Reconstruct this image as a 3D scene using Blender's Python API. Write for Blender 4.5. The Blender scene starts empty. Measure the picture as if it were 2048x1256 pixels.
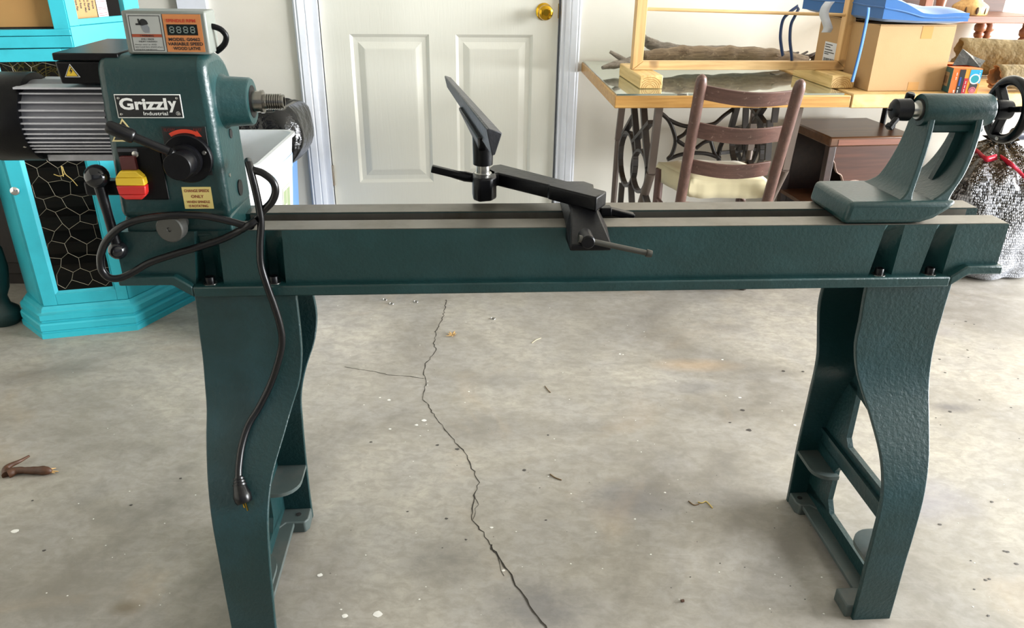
import bpy, bmesh, math, random
from math import sin, cos, tan, pi, radians, sqrt, atan2
from mathutils import Vector, Matrix, Euler, noise as mnoise
random.seed(7)
SC = bpy.context.scene
COL = SC.collection

# ------------------------------------------------------------------ camera, world, lights, exposure
FPX, TH, RO, HC = 1540.0, radians(25.4), radians(0.87), 1.22
fw = Vector((0, cos(TH), -sin(TH))); r0 = Vector((1, 0, 0)); u0 = Vector((0, sin(TH), cos(TH)))
RT = r0 * cos(RO) + u0 * sin(RO)
UP = RT.cross(fw)
CAM = Vector((0, 0, HC))
cd = bpy.data.cameras.new('camera'); cam = bpy.data.objects.new('camera', cd); COL.objects.link(cam)
cd.sensor_fit = 'HORIZONTAL'; cd.sensor_width = 36.0; cd.lens = 36.0 * FPX / 2048.0
cd.clip_start = 0.02; cd.clip_end = 200
M = Matrix((RT, UP, -fw)).transposed().to_4x4(); M.translation = CAM
cam.matrix_world = M
SC.camera = cam
SC.view_settings.view_transform = 'Standard'; SC.view_settings.look = 'None'
SC.view_settings.exposure = 0.08; SC.view_settings.gamma = 1.0
SC.view_settings.use_curve_mapping = False

wd = bpy.data.worlds.new('sky'); SC.world = wd; wd.use_nodes = True
bg = wd.node_tree.nodes['Background']; bg.inputs[0].default_value = (0.86, 0.92, 1.0, 1); bg.inputs[1].default_value = 0.2

def area_light(name, loc, target, sx, sy, power, color):
    l = bpy.data.lights.new(name, 'AREA'); l.shape = 'RECTANGLE'; l.size = sx; l.size_y = sy
    l.energy = power; l.color = color
    o = bpy.data.objects.new(name, l); COL.objects.link(o)
    o.location = loc
    o.rotation_euler = (Vector(target) - Vector(loc)).to_track_quat('-Z', 'Y').to_euler()
    return o
# daylight through the big garage door opening on the right, and through the opening behind the camera
area_light('daylight_right', (5.9, 1.55, 1.45), (-0.6, 1.45, 0.75), 3.8, 2.6, 1500, (0.96, 0.985, 1.0))
area_light('daylight_behind', (0.9, -2.2, 1.7), (0.2, 1.8, 0.5), 3.6, 2.0, 9, (0.98, 0.99, 1.0))

# ------------------------------------------------------------------ frames: real-world coordinate systems of the lathe, the wall and the cabinet
def ray(x, y):
    return (fw * FPX + RT * (x - 1024) - UP * (y - 628)).normalized()
class Frame:
    def __init__(s, o, yaw):
        s.o = Vector(o); s.yaw = yaw
        s.e = Vector((cos(yaw), sin(yaw), 0)); s.n = Vector((-sin(yaw), cos(yaw), 0))
    def loc(s, p):
        q = p - s.o; return Vector((q.dot(s.e), q.dot(s.n), q.z))
    def world(s, c):
        return s.o + s.e * c[0] + s.n * c[1] + Vector((0, 0, c[2]))
    def _hit(s, x, y, p, n):
        d = ray(x, y); return s.loc(CAM + d * ((p - CAM).dot(n) / d.dot(n)))
    def w(s, x, y, w): return s._hit(x, y, s.o + s.n * w, s.n)
    def u(s, x, y, u): return s._hit(x, y, s.o + s.e * u, s.e)
    def z(s, x, y, z): return s._hit(x, y, Vector((0, 0, z)), Vector((0, 0, 1)))
FL = Frame((0, 1.25, 0), radians(4.2))       # lathe: x along the bed, y = 0 on its front face
FW = Frame((0, 3.30, 0), radians(6.0))       # back wall: y = 0 on its face, negative towards the room
FC = Frame((-1.605, 2.307, 0), radians(15.43))  # turquoise cabinet front
FG = Frame((0, 0, 0), 0)                     # the garage itself

# ------------------------------------------------------------------ materials
def lin(h):
    h = h.lstrip('#'); c = [int(h[i:i+2], 16) / 255 for i in (0, 2, 4)]
    return tuple(((v + .055) / 1.055) ** 2.4 if v > .04045 else v / 12.92 for v in c)
def mix_node(nt, fac, a, b, mode='MIX'):
    n = nt.nodes.new('ShaderNodeMix'); n.data_type = 'RGBA'; n.blend_type = mode
    for sock, v in ((n.inputs[0], fac), (n.inputs[6], a), (n.inputs[7], b)):
        if isinstance(v, (int, float)): sock.default_value = v
        elif isinstance(v, tuple): sock.default_value = (*v[:3], 1)
        else: nt.links.new(v, sock)
    return n.outputs[2]
def noise_node(nt, vec, scale, detail=4, rough=.55, dist=0):
    n = nt.nodes.new('ShaderNodeTexNoise'); n.inputs['Scale'].default_value = scale
    n.inputs['Detail'].default_value = detail; n.inputs['Roughness'].default_value = rough
    n.inputs['Distortion'].default_value = dist
    nt.links.new(vec, n.inputs['Vector']); return n.outputs['Fac']
def ramp(nt, fac, stops):
    r = nt.nodes.new('ShaderNodeValToRGB'); el = r.color_ramp.elements
    while len(el) < len(stops): el.new(.5)
    for e, (p, c) in zip(el, stops):
        e.position = p; e.color = (c, c, c, 1) if isinstance(c, (int, float)) else (*c[:3], 1)
    nt.links.new(fac, r.inputs[0]); return r.outputs[0]
def mapped(nt, scale=(1, 1, 1), rot=(0, 0, 0), loc=(0, 0, 0), coord='Object'):
    t = nt.nodes.new('ShaderNodeTexCoord'); m = nt.nodes.new('ShaderNodeMapping')
    m.inputs['Scale'].default_value = scale; m.inputs['Rotation'].default_value = rot; m.inputs['Location'].default_value = loc
    nt.links.new(t.outputs[coord], m.inputs[0]); return m.outputs[0]
def bump(nt, bsdf, h, strength, dist=.002):
    b = nt.nodes.new('ShaderNodeBump'); b.inputs['Strength'].default_value = strength; b.inputs['Distance'].default_value = dist
    nt.links.new(h, b.inputs['Height']); nt.links.new(b.outputs[0], bsdf.inputs['Normal'])
def base_mat(name, rough=.5, metal=0, spec=.5, coat=0):
    m = bpy.data.materials.new(name); m.use_nodes = True; nt = m.node_tree
    b = nt.nodes['Principled BSDF']; b.inputs['Roughness'].default_value = rough; b.inputs['Metallic'].default_value = metal
    b.inputs['Specular IOR Level'].default_value = spec; b.inputs['Coat Weight'].default_value = coat
    return m, nt, b
def mat(name, col, rough=.5, metal=0, var=.12, vscale=9, bmp=0, bscale=120, spec=.5, coat=0, dirt=None, dirt_amt=.35, bdist=.002):
    m, nt, b = base_mat(name, rough, metal, spec, coat)
    c = lin(col) if isinstance(col, str) else col
    v = mapped(nt)
    f = noise_node(nt, v, vscale, 5)
    out = mix_node(nt, f, tuple(x * (1 - var) for x in c), tuple(min(1, x * (1 + var)) for x in c))
    if dirt:
        g = ramp(nt, noise_node(nt, v, vscale * .7 + 3, 8, .65), [(.48, 0.0), (.72, 1.0)])
        mm = nt.nodes.new('ShaderNodeMath'); mm.operation = 'MULTIPLY'; mm.inputs[1].default_value = dirt_amt
        nt.links.new(g, mm.inputs[0])
        out = mix_node(nt, mm.outputs[0], out, lin(dirt))
    nt.links.new(out, b.inputs['Base Color'])
    if bmp: bump(nt, b, noise_node(nt, v, bscale, 3), bmp, bdist)
    return m
def wood(name, c1, c2, axis=0, rough=.5, scale=14, coat=0, knots=False, ringy=.12, wear=None):
    m, nt, b = base_mat(name, rough, 0, .5, coat)
    sc = [scale] * 3; sc[axis] = scale * ringy
    v = mapped(nt, tuple(sc))
    f = noise_node(nt, v, 1.6, 7, .6, 1.2)
    s2 = [scale * 5] * 3; s2[axis] = scale * .22
    f2 = noise_node(nt, mapped(nt, tuple(s2)), 1.6, 5, .65, .3)
    col = mix_node(nt, ramp(nt, f, [(.3, 0.0), (.7, 1.0)]), lin(c1), lin(c2))
    col = mix_node(nt, .5, col, mix_node(nt, ramp(nt, f2, [(.36, 0.0), (.64, 1.0)]), tuple(x * .72 for x in lin(c1)), lin(c2)))
    if wear:
        wf = ramp(nt, noise_node(nt, mapped(nt), 70, 6, .75), [(.60, 0.0), (.68, .75)])
        col = mix_node(nt, wf, col, lin(wear))
    if knots:
        k = ramp(nt, noise_node(nt, mapped(nt, (4, 4, 4)), 2.2, 2), [(.66, 0.0), (.74, .7)])
        col = mix_node(nt, k, col, tuple(x * .25 for x in lin(c1)))
    nt.links.new(col, b.inputs['Base Color'])
    bump(nt, b, f2, .25, .001)
    return m
# ------------------------------------------------------------------ mesh building
class MB:
    def __init__(s): s.v = []; s.f = []; s.m = []; s.mi = 0
    def add(s, vs, fs):
        k = len(s.v); s.v += [Vector(p) for p in vs]
        for f in fs: s.f.append([i + k for i in f]); s.m.append(s.mi)
        return s
    def box(s, a, b):
        (x0, y0, z0), (x1, y1, z1) = a, b
        x0, x1 = sorted((x0, x1)); y0, y1 = sorted((y0, y1)); z0, z1 = sorted((z0, z1))
        return s.hexa([(x0,y0,z0),(x1,y0,z0),(x1,y1,z0),(x0,y1,z0)], [(x0,y0,z1),(x1,y0,z1),(x1,y1,z1),(x0,y1,z1)])
    def hexa(s, bot, top):
        n = len(bot)
        fs = [list(range(n))[::-1], [n + i for i in range(n)]] + [[i, (i+1) % n, n + (i+1) % n, n + i] for i in range(n)]
        return s.add(list(bot) + list(top), fs)
    def prism(s, poly, vec):            # polygon (3d points) pushed along vec
        vec = Vector(vec); poly = [Vector(p) for p in poly]
        return s.hexa(poly, [p + vec for p in poly])
    def bar(s, p, q, w, h, up=(0, 0, 1)):   # rectangular bar from p to q
        p = Vector(p); q = Vector(q); d = (q - p).normalized(); r = d.cross(Vector(up))
        if r.length < 1e-5: r = d.cross(Vector((0, 1, 0)))
        r.normalize(); t = r.cross(d)
        c = [(-w/2, -h/2), (w/2, -h/2), (w/2, h/2), (-w/2, h/2)]
        return s.hexa([p + r*a + t*b for a, b in c], [q + r*a + t*b for a, b in c])
    def tube(s, pts, rad, n=10, flat=None, cap=True):
        pts = [Vector(p) for p in pts]; N = len(pts)
        if not isinstance(rad, (list, tuple)): rad = [rad] * N
        t0 = (pts[1] - pts[0]).normalized()
        ref = Vector((0, 0, 1)) if abs(t0.z) < .9 else Vector((1, 0, 0))
        r = t0.cross(ref).normalized(); vs = []; fs = []
        for i, p in enumerate(pts):
            t = (pts[min(i+1, N-1)] - pts[max(i-1, 0)]).normalized()
            r = (r - t * r.dot(t)).normalized(); b = t.cross(r)
            for k in range(n):
                a = 2*pi*k/n; vs.append(p + (r*cos(a) + b*sin(a)) * rad[i])
        for i in range(N-1):
            for k in range(n): fs.append([i*n+k, i*n+(k+1) % n, (i+1)*n+(k+1) % n, (i+1)*n+k])
        if cap: fs += [list(range(n))[::-1], [(N-1)*n+k for k in range(n)]]
        return s.add(vs, fs)
    def lathe(s, prof, o, ax, n=24, cap=True):   # prof: (distance along axis, radius)
        o = Vector(o); ax = Vector(ax).normalized()
        ref = Vector((0, 0, 1)) if abs(ax.z) < .9 else Vector((1, 0, 0))
        r = ax.cross(ref).normalized(); b = ax.cross(r); vs = []; fs = []
        for d, rr in prof:
            for k in range(n):
                a = 2*pi*k/n; vs.append(o + ax*d + (r*cos(a) + b*sin(a)) * max(rr, 1e-5))
        N = len(prof)
        for i in range(N-1):
            for k in range(n): fs.append([i*n+k, i*n+(k+1) % n, (i+1)*n+(k+1) % n, (i+1)*n+k])
        if cap: fs += [list(range(n))[::-1], [(N-1)*n+k for k in range(n)]]
        return s.add(vs, fs)
    def cyl(s, p, q, r, n=20, r2=None):
        p = Vector(p); q = Vector(q); d = q - p
        return s.lathe([(0, r), (d.length, r if r2 is None else r2)], p, d, n)
    def grid(s, rows, close=False):     # rows of points
        n = len(rows[0]); vs = [p for r in rows for p in r]; fs = []
        for i in range(len(rows)-1):
            for k in range(n if close else n-1):
                fs.append([i*n+k, i*n+(k+1) % n, (i+1)*n+(k+1) % n, (i+1)*n+k])
        return s.add(vs, fs)
    def ball(s, c, r, n=16, sc=(1, 1, 1)):
        c = Vector(c); rows = []
        for i in range(n//2+1):
            a = pi*i/(n//2); rr = max(sin(a), 1e-4)
            rows.append([c + Vector((cos(2*pi*k/n)*rr*sc[0], sin(2*pi*k/n)*rr*sc[1], cos(a)*sc[2])) * r for k in range(n)])
        return s.grid(rows, True)
BASE = {}
def finish(name, mb, mats, base=Vector((0, 0, 0)), smooth=40, bevel=0, seg=2, sub=0, solid=0, fix=True):
    me = bpy.data.meshes.new(name)
    me.from_pydata([v - base for v in mb.v], [], mb.f)
    if not isinstance(mats, (list, tuple)): mats = [mats]
    for m in mats: me.materials.append(m)
    if len(mats) > 1: me.polygons.foreach_set('material_index', mb.m)
    if fix:
        bm = bmesh.new(); bm.from_mesh(me); bmesh.ops.recalc_face_normals(bm, faces=bm.faces); bm.to_mesh(me); bm.free()
    if smooth:
        me.polygons.foreach_set('use_smooth', [True] * len(me.polygons))
        me.set_sharp_from_angle(angle=radians(smooth))
    me.update()
    o = bpy.data.objects.new(name, me); COL.objects.link(o)
    if solid:
        md = o.modifiers.new('solid', 'SOLIDIFY'); md.thickness = solid; md.offset = 0
    if bevel:
        md = o.modifiers.new('bevel', 'BEVEL'); md.width = bevel; md.segments = seg; md.limit_method = 'ANGLE'; md.angle_limit = radians(35)
        md.harden_normals = False
    if sub:
        md = o.modifiers.new('sub', 'SUBSURF'); md.levels = sub; md.render_levels = sub
    return o
def tag(o, label=None, cat=None, group=None, kind=None):
    if label: o['label'] = label
    if cat: o['category'] = cat
    if group: o['group'] = group
    if kind: o['kind'] = kind
    return o
def thing(name, label, cat, fr, base, group=None):
    o = bpy.data.objects.new(name, None); COL.objects.link(o); o.empty_display_size = .05
    base = Vector(base); o.location = fr.world(base); o.rotation_euler = (0, 0, fr.yaw)
    BASE[o] = base
    return tag(o, label, cat, group)
def part(name, mb, mats, parent, label=None, kind=None, **k):
    b = BASE[parent]; o = finish(name, mb, mats, b, **k); o.parent = parent; BASE[o] = b
    return tag(o, label, None, None, kind)
def solo(name, mb, mats, fr, base, label, cat, group=None, kind=None, **k):
    base = Vector(base); o = finish(name, mb, mats, base, **k)
    o.location = fr.world(base); o.rotation_euler = (0, 0, fr.yaw); BASE[o] = base
    return tag(o, label, cat, group, kind)
def copy_tree(o, parent=None, label=None):
    c = o.copy(); COL.objects.link(c); BASE[c] = BASE.get(o, Vector((0, 0, 0)))
    if parent: c.parent = parent
    if label: c['label'] = label
    for ch in [x for x in bpy.data.objects if x.parent == o]: copy_tree(ch, c)
    return c
def structure(name, mb, mats, fr=FG, **k):
    o = finish(name, mb, mats, Vector((0, 0, 0)), **k); o.location = fr.o; o.rotation_euler = (0, 0, fr.yaw); BASE[o] = Vector((0, 0, 0))
    o['kind'] = 'structure'; return o
def text_mb(mb, s, o, e, f, width=None, height=None, center=True, depth=.0003, bold=0.0):
    """lettering: adds the glyph outlines of s to mb; o centre (or left) point, e/f unit directions"""
    cu = bpy.data.curves.new('lettering', 'FONT'); cu.body = s; cu.extrude = 0; cu.offset = bold; cu.resolution_u = 3
    ob = bpy.data.objects.new('lettering', cu); COL.objects.link(ob)
    dg = bpy.context.evaluated_depsgraph_get(); dg.update()
    me = bpy.data.meshes.new_from_object(ob.evaluated_get(dg))
    vs = [v.co.copy() for v in me.vertices]; fs = [list(p.vertices) for p in me.polygons]
    bpy.data.objects.remove(ob); bpy.data.curves.remove(cu); bpy.data.meshes.remove(me)
    if not vs: return
    x0 = min(v.x for v in vs); x1 = max(v.x for v in vs); y0 = min(v.y for v in vs); y1 = max(v.y for v in vs)
    sx = width / (x1 - x0) if width else None; sy = height / (y1 - y0) if height else None
    sx = sx or sy; sy = sy or sx
    o = Vector(o); e = Vector(e).normalized(); f = Vector(f).normalized(); n = e.cross(f)
    cx = (x0 + x1) / 2 if center else x0; cy = (y0 + y1) / 2
    mb.add([o + e * (v.x - cx) * sx + f * (v.y - cy) * sy + n * depth for v in vs], fs)
def smooth_path(pts, n=8):
    pts = [Vector(p) for p in pts]; out = []
    P = [pts[0] * 2 - pts[1]] + pts + [pts[-1] * 2 - pts[-2]]
    for i in range(1, len(P) - 2):
        a, b, c, d = P[i-1:i+3]
        for k in range(n):
            t = k / n
            out.append(.5 * ((2*b) + (c - a)*t + (2*a - 5*b + 4*c - d)*t*t + (3*b - a - 3*c + d)*t**3))
    out.append(pts[-1]); return out
def lerp(a, b, t): return a + (b - a) * t
# ------------------------------------------------------------------ materials used in many places
WALL = mat('wall_paint', '#d9d5ca', .75, var=.03, vscale=2, bmp=.15, bscale=220, bdist=.001, dirt='#b5ac98', dirt_amt=.12)
CEIL = mat('ceiling_paint', '#c9c7c0', .9)
DOORP = mat('door_paint', '#dcdacf', .45, var=.03, bmp=.0)
TRIMP = mat('trim_paint', '#dfe2ea', .4, var=.03, dirt='#9a968e', dirt_amt=.15)
BRASS = mat('brass', '#c79a2c', .18, 1, var=.1)
STEEL = mat('steel', '#b4b2ac', .28, 1, var=.12)
CHROME = mat('chrome', '#d8d8d8', .12, 1, var=.05)
BLACK = mat('black_plastic', '#08080a', .34, spec=.18, var=.25, bmp=.1, bscale=300)
BLACKM = mat('black_metal', '#08080b', .36, spec=.2, var=.35, vscale=30, bmp=.25, bscale=90)
RUBBER = mat('black_rubber', '#09090b', .28, spec=.35, var=.3, vscale=20)
DARK = mat('dark_gap', '#0c0c0c', .9)
WHITEP = mat('white_print', '#d8d9d6', .5, var=.05)
BLACKP = mat('black_print', '#0d0e0f', .5)
GREEN = mat('green_enamel', '#0e3030', .36, var=.14, vscale=7, bmp=.55, bscale=150, bdist=.0012, dirt='#22474a', dirt_amt=.4)
GREENR = mat('green_enamel_rough', '#0d2d2e', .38, var=.16, vscale=6, bmp=.7, bscale=130, bdist=.0016, dirt='#21424a', dirt_amt=.45)
WAYS = mat('ground_iron', '#6e6a62', .42, .7, var=.25, vscale=14, bmp=.08, bscale=60, dirt='#4d4535', dirt_amt=.6)

# ------------------------------------------------------------------ floor
def concrete():
    m, nt, b = base_mat('concrete', .52, 0, .35)
    v = mapped(nt)
    f1 = noise_node(nt, v, 1.3, 9, .62, .6); f2 = noise_node(nt, v, 6, 8, .65, .4); f3 = noise_node(nt, v, 60, 5, .6)
    col = mix_node(nt, ramp(nt, f1, [(.38, 0.0), (.62, 1.0)]), lin('#77726a'), lin('#aba599'))
    col = mix_node(nt, ramp(nt, f2, [(.42, 0.0), (.62, .6)]), col, lin('#98948e'))
    col = mix_node(nt, ramp(nt, f3, [(.42, 0.0), (.8, .25)]), col, lin('#6f6a60'))
    f4 = noise_node(nt, mapped(nt, (1, 1.6, 1), (0, 0, .5)), 24, 7, .7, .5)
    col = mix_node(nt, ramp(nt, f4, [(.40, .38), (.58, 0.0)]), col, lin('#716c62'))
    col = mix_node(nt, ramp(nt, noise_node(nt, mapped(nt, (3, 90, 1), (0, 0, .3)), 1.5, 6, .7), [(.60, 0.0), (.72, .22)]), col, lin('#c4bfb4'))
    v2 = mapped(nt, (1, 1, 1), (0, 0, .4))
    warm = ramp(nt, noise_node(nt, v2, 2.1, 6, .6, 1), [(.58, 0.0), (.78, .25)])
    col = mix_node(nt, warm, col, lin('#b99f7c'))
    dark = ramp(nt, noise_node(nt, mapped(nt, loc=(3, 7, 0)), 3.2, 9, .68, .8), [(.55, 0.0), (.78, .42)])
    col = mix_node(nt, dark, col, lin('#6a6763'))
    # stains with a place of their own: (pixel where seen, size in metres, colour, strength)
    for px, py, rx, ry, c, st in [(1260, 1000, .17, .11, '#5c5b5e', .5), (1080, 1215, .16, .12, '#4e4d50', .6), (905, 1120, .16, .10, '#5f5c58', .45),
                              (1390, 775, .13, .06, '#5e5d5f', .4), (1450, 655, .12, .06, '#6c665f', .35), (1390, 730, .2, .06, '#c09a68', .26),
                              (1900, 815, .10, .04, '#4f4c50', .55), (1820, 660, .2, .09, '#787480', .4), (500, 655, .2, .09, '#57544f', .45), (330, 640, .28, .07, '#565350', .4),
                              (990, 760, .22, .06, '#76726c', .35), (250, 1215, .05, .03, '#5a4c34', .6), (100, 1180, .25, .1, '#6b6558', .35), (1840, 1000, .2, .13, '#7f7d8c', .4), (1600, 900, .08, .03, '#6e6a68', .3),
                              (1490, 1000, .2, .06, '#6d6a66', .35)]:
        p = FG.z(px, py, 0)
        t = nt.nodes.new('ShaderNodeTexCoord'); mp = nt.nodes.new('ShaderNodeMapping'); mp.vector_type = 'TEXTURE'
        mp.inputs['Location'].default_value = (p.x, p.y, 0); mp.inputs['Scale'].default_value = (rx, ry, 1)
        nt.links.new(t.outputs['Object'], mp.inputs[0])
        gr = nt.nodes.new('ShaderNodeTexGradient'); gr.gradient_type = 'SPHERICAL'; nt.links.new(mp.outputs[0], gr.inputs[0])
        mm = nt.nodes.new('ShaderNodeMath'); mm.operation = 'MULTIPLY'
        nt.links.new(gr.outputs['Fac'], mm.inputs[0]); nt.links.new(f2, mm.inputs[1])
        r = ramp(nt, mm.outputs[0], [(.05, 0.0), (.42, st)])
        col = mix_node(nt, r, col, lin(c))
    nt.links.new(col, b.inputs['Base Color'])
    nt.links.new(ramp(nt, f2, [(.3, .42), (.7, .62)]), b.inputs['Roughness'])
    bump(nt, b, f3, .15, .002)
    return m
CONC = concrete()
mb = MB(); mb.box((-2.7, -5.0, -.12), (9.0, 4.2, 0))
floor = structure('floor', mb, CONC, smooth=0)
CRACKM = mat('crack_dark_brown', '#2a251d', .95)  # even dark brown of the crack ribbons
def crack(pix, wid, seed):
    rnd = random.Random(seed); pts = [FG.z(x, y, 0) for x, y in pix]; fine = []
    for a, b in zip(pts, pts[1:]):
        n = max(2, int((b - a).length / .012))
        for k in range(n):
            p = a.lerp(b, k / n); fine.append(Vector((p.x + rnd.uniform(-.0035, .0035), p.y + rnd.uniform(-.002, .002), 0)))
    fine.append(pts[-1]); m = MB(); rows = []
    for i, p in enumerate(fine):
        w = wid * rnd.uniform(.35, 1.2); d = (fine[min(i+1, len(fine)-1)] - fine[max(0, i-1)]).normalized(); s = Vector((-d.y, d.x, 0)) * w / 2
        rows.append([p - s + Vector((0, 0, .0006)), p + Vector((0, 0, .0002)), p + s + Vector((0, 0, .0006))])
    m.grid(rows); part('crack', m, CRACKM, floor, smooth=0)
crack([(893,600),(885,640),(872,660),(868,690),(873,700),(862,715),(850,728),(847,745),(852,770),(845,795),(862,820),(880,845),(900,870),(908,880),(930,905),(940,925),(950,950),(958,965),(947,990),(945,1040),(965,1065),(980,1090)], .0028, 1)
crack([(980,1090),(1000,1120),(1020,1150),(1040,1180),(1060,1210),(1075,1235),(1095,1262)], .0042, 2)
crack([(690,734),(740,742),(790,752),(820,753),(848,757)], .0018, 3)
crack([(982,1088),(992,1110),(1000,1130),(1008,1152)], .0016, 4)
crack([(945,1040),(955,1010),(949,990)], .0014, 5)
# paint drops and specks on the concrete
rnd = random.Random(11)
def specks(name, spots, m):
    b = MB()
    for x, y, r in spots:
        p = FG.z(x, y, .0005); n = 9; ph = rnd.random()
        b.add([p + Vector((cos(2*pi*k/n)*r*rnd.uniform(.75, 1.25), sin(2*pi*k/n)*r*rnd.uniform(.6, 1.0), 0)) for k in range(n)] + [p + Vector((0, 0, .0004))],
              [[k, (k+1) % n, n] for k in range(n)])
    o = part(name, b, m, floor, smooth=0, kind='stuff'); return o
ws = [(848,841,.007),(833,850,.005),(780,858,.004),(930,805,.002),(778,800,.005),(760,795,.003),(938,783,.003),(1007,1141,.004),(1240,708,.004),(1246,709,.003),(1445,719,.004),(1480,795,.005),(1590,850,.004),(30,1062,.009),(983,1055,.004),(640,1150,.006),(755,1228,.010),(690,1232,.006),(1270,1038,.003),(840,690,.002),(1330,985,.003)]
ws += [(rnd.uniform(640, 1650), rnd.uniform(600, 1230), rnd.uniform(.0008, .0024)) for _ in range(90)] + [(rnd.uniform(10, 400), rnd.uniform(700, 1240), rnd.uniform(.0008, .002)) for _ in range(25)] + [(rnd.uniform(1880, 2040), rnd.uniform(620, 1240), rnd.uniform(.0008, .002)) for _ in range(20)]
specks('white_paint_specks', ws, mat('white_drops', '#d3d1ca', .6))
ds = [(742,884,.004),(815,1023,.003),(893,1037,.004),(932,1079,.003),(361,957,.004),(88,1101,.004),(65,1001,.003),(915,898,.006),(875,890,.005),(1048,940,.005),(1096,870,.004),(1485,820,.007),(1498,860,.008),(1460,845,.004),(1567,742,.006),(1606,743,.005),(1365,1202,.004),(1092,1040,.003),(262,1010,.004),(1180,740,.002),(1900,823,.006),(1760,780,.005),(1935,700,.004),(1890,745,.004)]
ds += [(rnd.uniform(640, 1650), rnd.uniform(600, 1230), rnd.uniform(.0006, .002)) for _ in range(60)] + [(rnd.uniform(1870, 2040), rnd.uniform(640, 1240), rnd.uniform(.0012, .005)) for _ in range(22)]
specks('dark_specks', ds, mat('dark_drops', '#3c3834', .6))

# ------------------------------------------------------------------ walls, ceiling, door and trim (wall frame FW)
DW = .022
dl = FW.w(635, 0, DW).x; dr = FW.w(1120, 0, DW).x
DT = 2.16; DB = .13
cl = FW.w(583, 0, -.016).x; cr = FW.w(1165, 0, -.016).x
mb = MB(); mb.box((-3.2, 0, 0), (dl - .03, .14, 2.8)); mb.box((dr + .03, 0, 0), (8.0, .14, 2.8)); mb.box((dl - .03, 0, DT + .03), (dr + .03, .14, 2.8)); mb.box((dl - .03, 0, 0), (dr + .03, .14, DB - .03))
structure('wall_back', mb, WALL, FW, smooth=0)
mb = MB(); mb.box((-2.74, -4, 0), (-2.6, 3.2, 2.8)); structure('wall_left', mb, WALL, smooth=0)
mb = MB(); mb.box((-2.75, -2.0, 2.62), (3.6, 3.8, 2.8)); structure('ceiling', mb, CEIL, smooth=0)
mb = MB(); mb.box((dl - .03, .0, DB - .03), (dr + .03, .14, DB)); structure('trim_1', mb, STEEL, FW, smooth=0)
# door: stiles and rails, moulded panels, knob, hinge
def doormat():
    m, nt, b = base_mat('door_grain', .42, 0, .5)
    f = noise_node(nt, mapped(nt, (26, 26, 1.6)), 2.2, 6, .6, 2.2)
    b.inputs['Base Color'].default_value = (*lin('#d9d7cc'), 1)
    bump(nt, b, f, .35, .0012); return m
DOORM = doormat()
def rect(px):      # outer rectangle from four seen corners
    q = [FW.w(x, y, DW) for x, y in px]
    return (q[0].x + q[3].x) / 2, (q[1].x + q[2].x) / 2, (q[2].z + q[3].z) / 2, (q[0].z + q[1].z) / 2
pl_ = rect([(699, 67.5), (860, 69), (865, 363), (720, 366)])
pr_ = rect([(912, 69), (1065, 70), (1060, 363), (915, 364)])
pz0, pz1 = pl_[2], pl_[3]
cols = [(dl + .003, pl_[0]), (pl_[1], pr_[0]), (pr_[1], dr - .004)]
rowsz = [(DB + .004, pz0), (pz1, pz1 + .2), (pz1 + .78, pz1 + .88), (pz1 + 1.06, DT - .004)]
mb = MB()
for a, b in cols: mb.box((a, DW, DB + .004), (b, DW + .038, DT - .004))
for a, b in ((pl_[0], pl_[1]), (pr_[0], pr_[1])):
    for c, d in rowsz: mb.box((a, DW, c), (b, DW + .038, d))
door = structure('door_1', mb, DOORM, FW, smooth=0)
def door_panel(x0, x1, z0, z1):
    m = MB(); rows = []
    for ins, dep in ((0, 0), (.006, .004), (.012, .009), (.03, .010), (.055, .0015), (.06, .001)):
        a, b, c, d = x0 + ins, x1 - ins, z0 + ins, z1 - ins; y = DW + dep
        rows.append([(a, y, c), (b, y, c), (b, y, d), (a, y, d)])
    m.grid(rows, True); k = len(m.v); m.add(rows[-1], [[0, 1, 2, 3]])
    part('panel', m, DOORM, door, smooth=0)
for a, b in ((pl_[0], pl_[1]), (pr_[0], pr_[1])):
    for c, d in ((pz0, pz1), (pz1 + .2, pz1 + .78), (pz1 + .88, pz1 + 1.06)): door_panel(a, b, c, d)
k = FW.w(1091, 25, DW - .05)
mb = MB(); mb.lathe([(0, .033), (.004, .033), (.008, .028), (.012, .014), (.028, .012), (.034, .018), (.042, .027), (.056, .030), (.066, .027), (.071, .018), (.0715, .013), (.069, .012), (.069, .001)], (k.x, DW, k.z), (0, -1, 0), 32)
part('door_knob', mb, BRASS, door, 'round brass door knob')
mb = MB(); lp = FW.w(1119, 22, DW); mb.box((dr - .006, DW - .002, lp.z - .028), (dr - .0035, DW + .02, lp.z + .028)); part('latch_plate', mb, BRASS, door, smooth=0)
hz_ = [FW.w(664, y, DW).z for y in (330, 370)]
mb = MB(); mb.cyl((dl + .001, DW - .006, hz_[1]), (dl + .001, DW - .006, hz_[0]), .006); mb.box((dl - .02, DW - .003, hz_[1]), (dl, DW, hz_[0]))
part('hinge', mb, mat('worn_hinge', '#8c8478', .4, .8, dirt='#6a4c30', dirt_amt=.6), door, smooth=40)
def casing(name, x0, x1, flip):
    w = x1 - x0; prof = [(0, 0), (0, -.009), (.06, -.012), (.12, -.019), (.2, -.017), (.28, -.020), (.62, -.017), (.68, -.013), (.74, -.015), (.93, -.012), (1, -.010), (1, 0)]
    pts = [((x1 - t * w) if flip else (x0 + t * w), d, 0) for t, d in prof]
    m = MB(); m.prism(pts, (0, 0, DT + .09)); return structure(name, m, TRIMP, FW, smooth=25)
casing('trim_2', cl, dl - .028, False)
casing('trim_3', dr + .022, cr, True)
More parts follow.
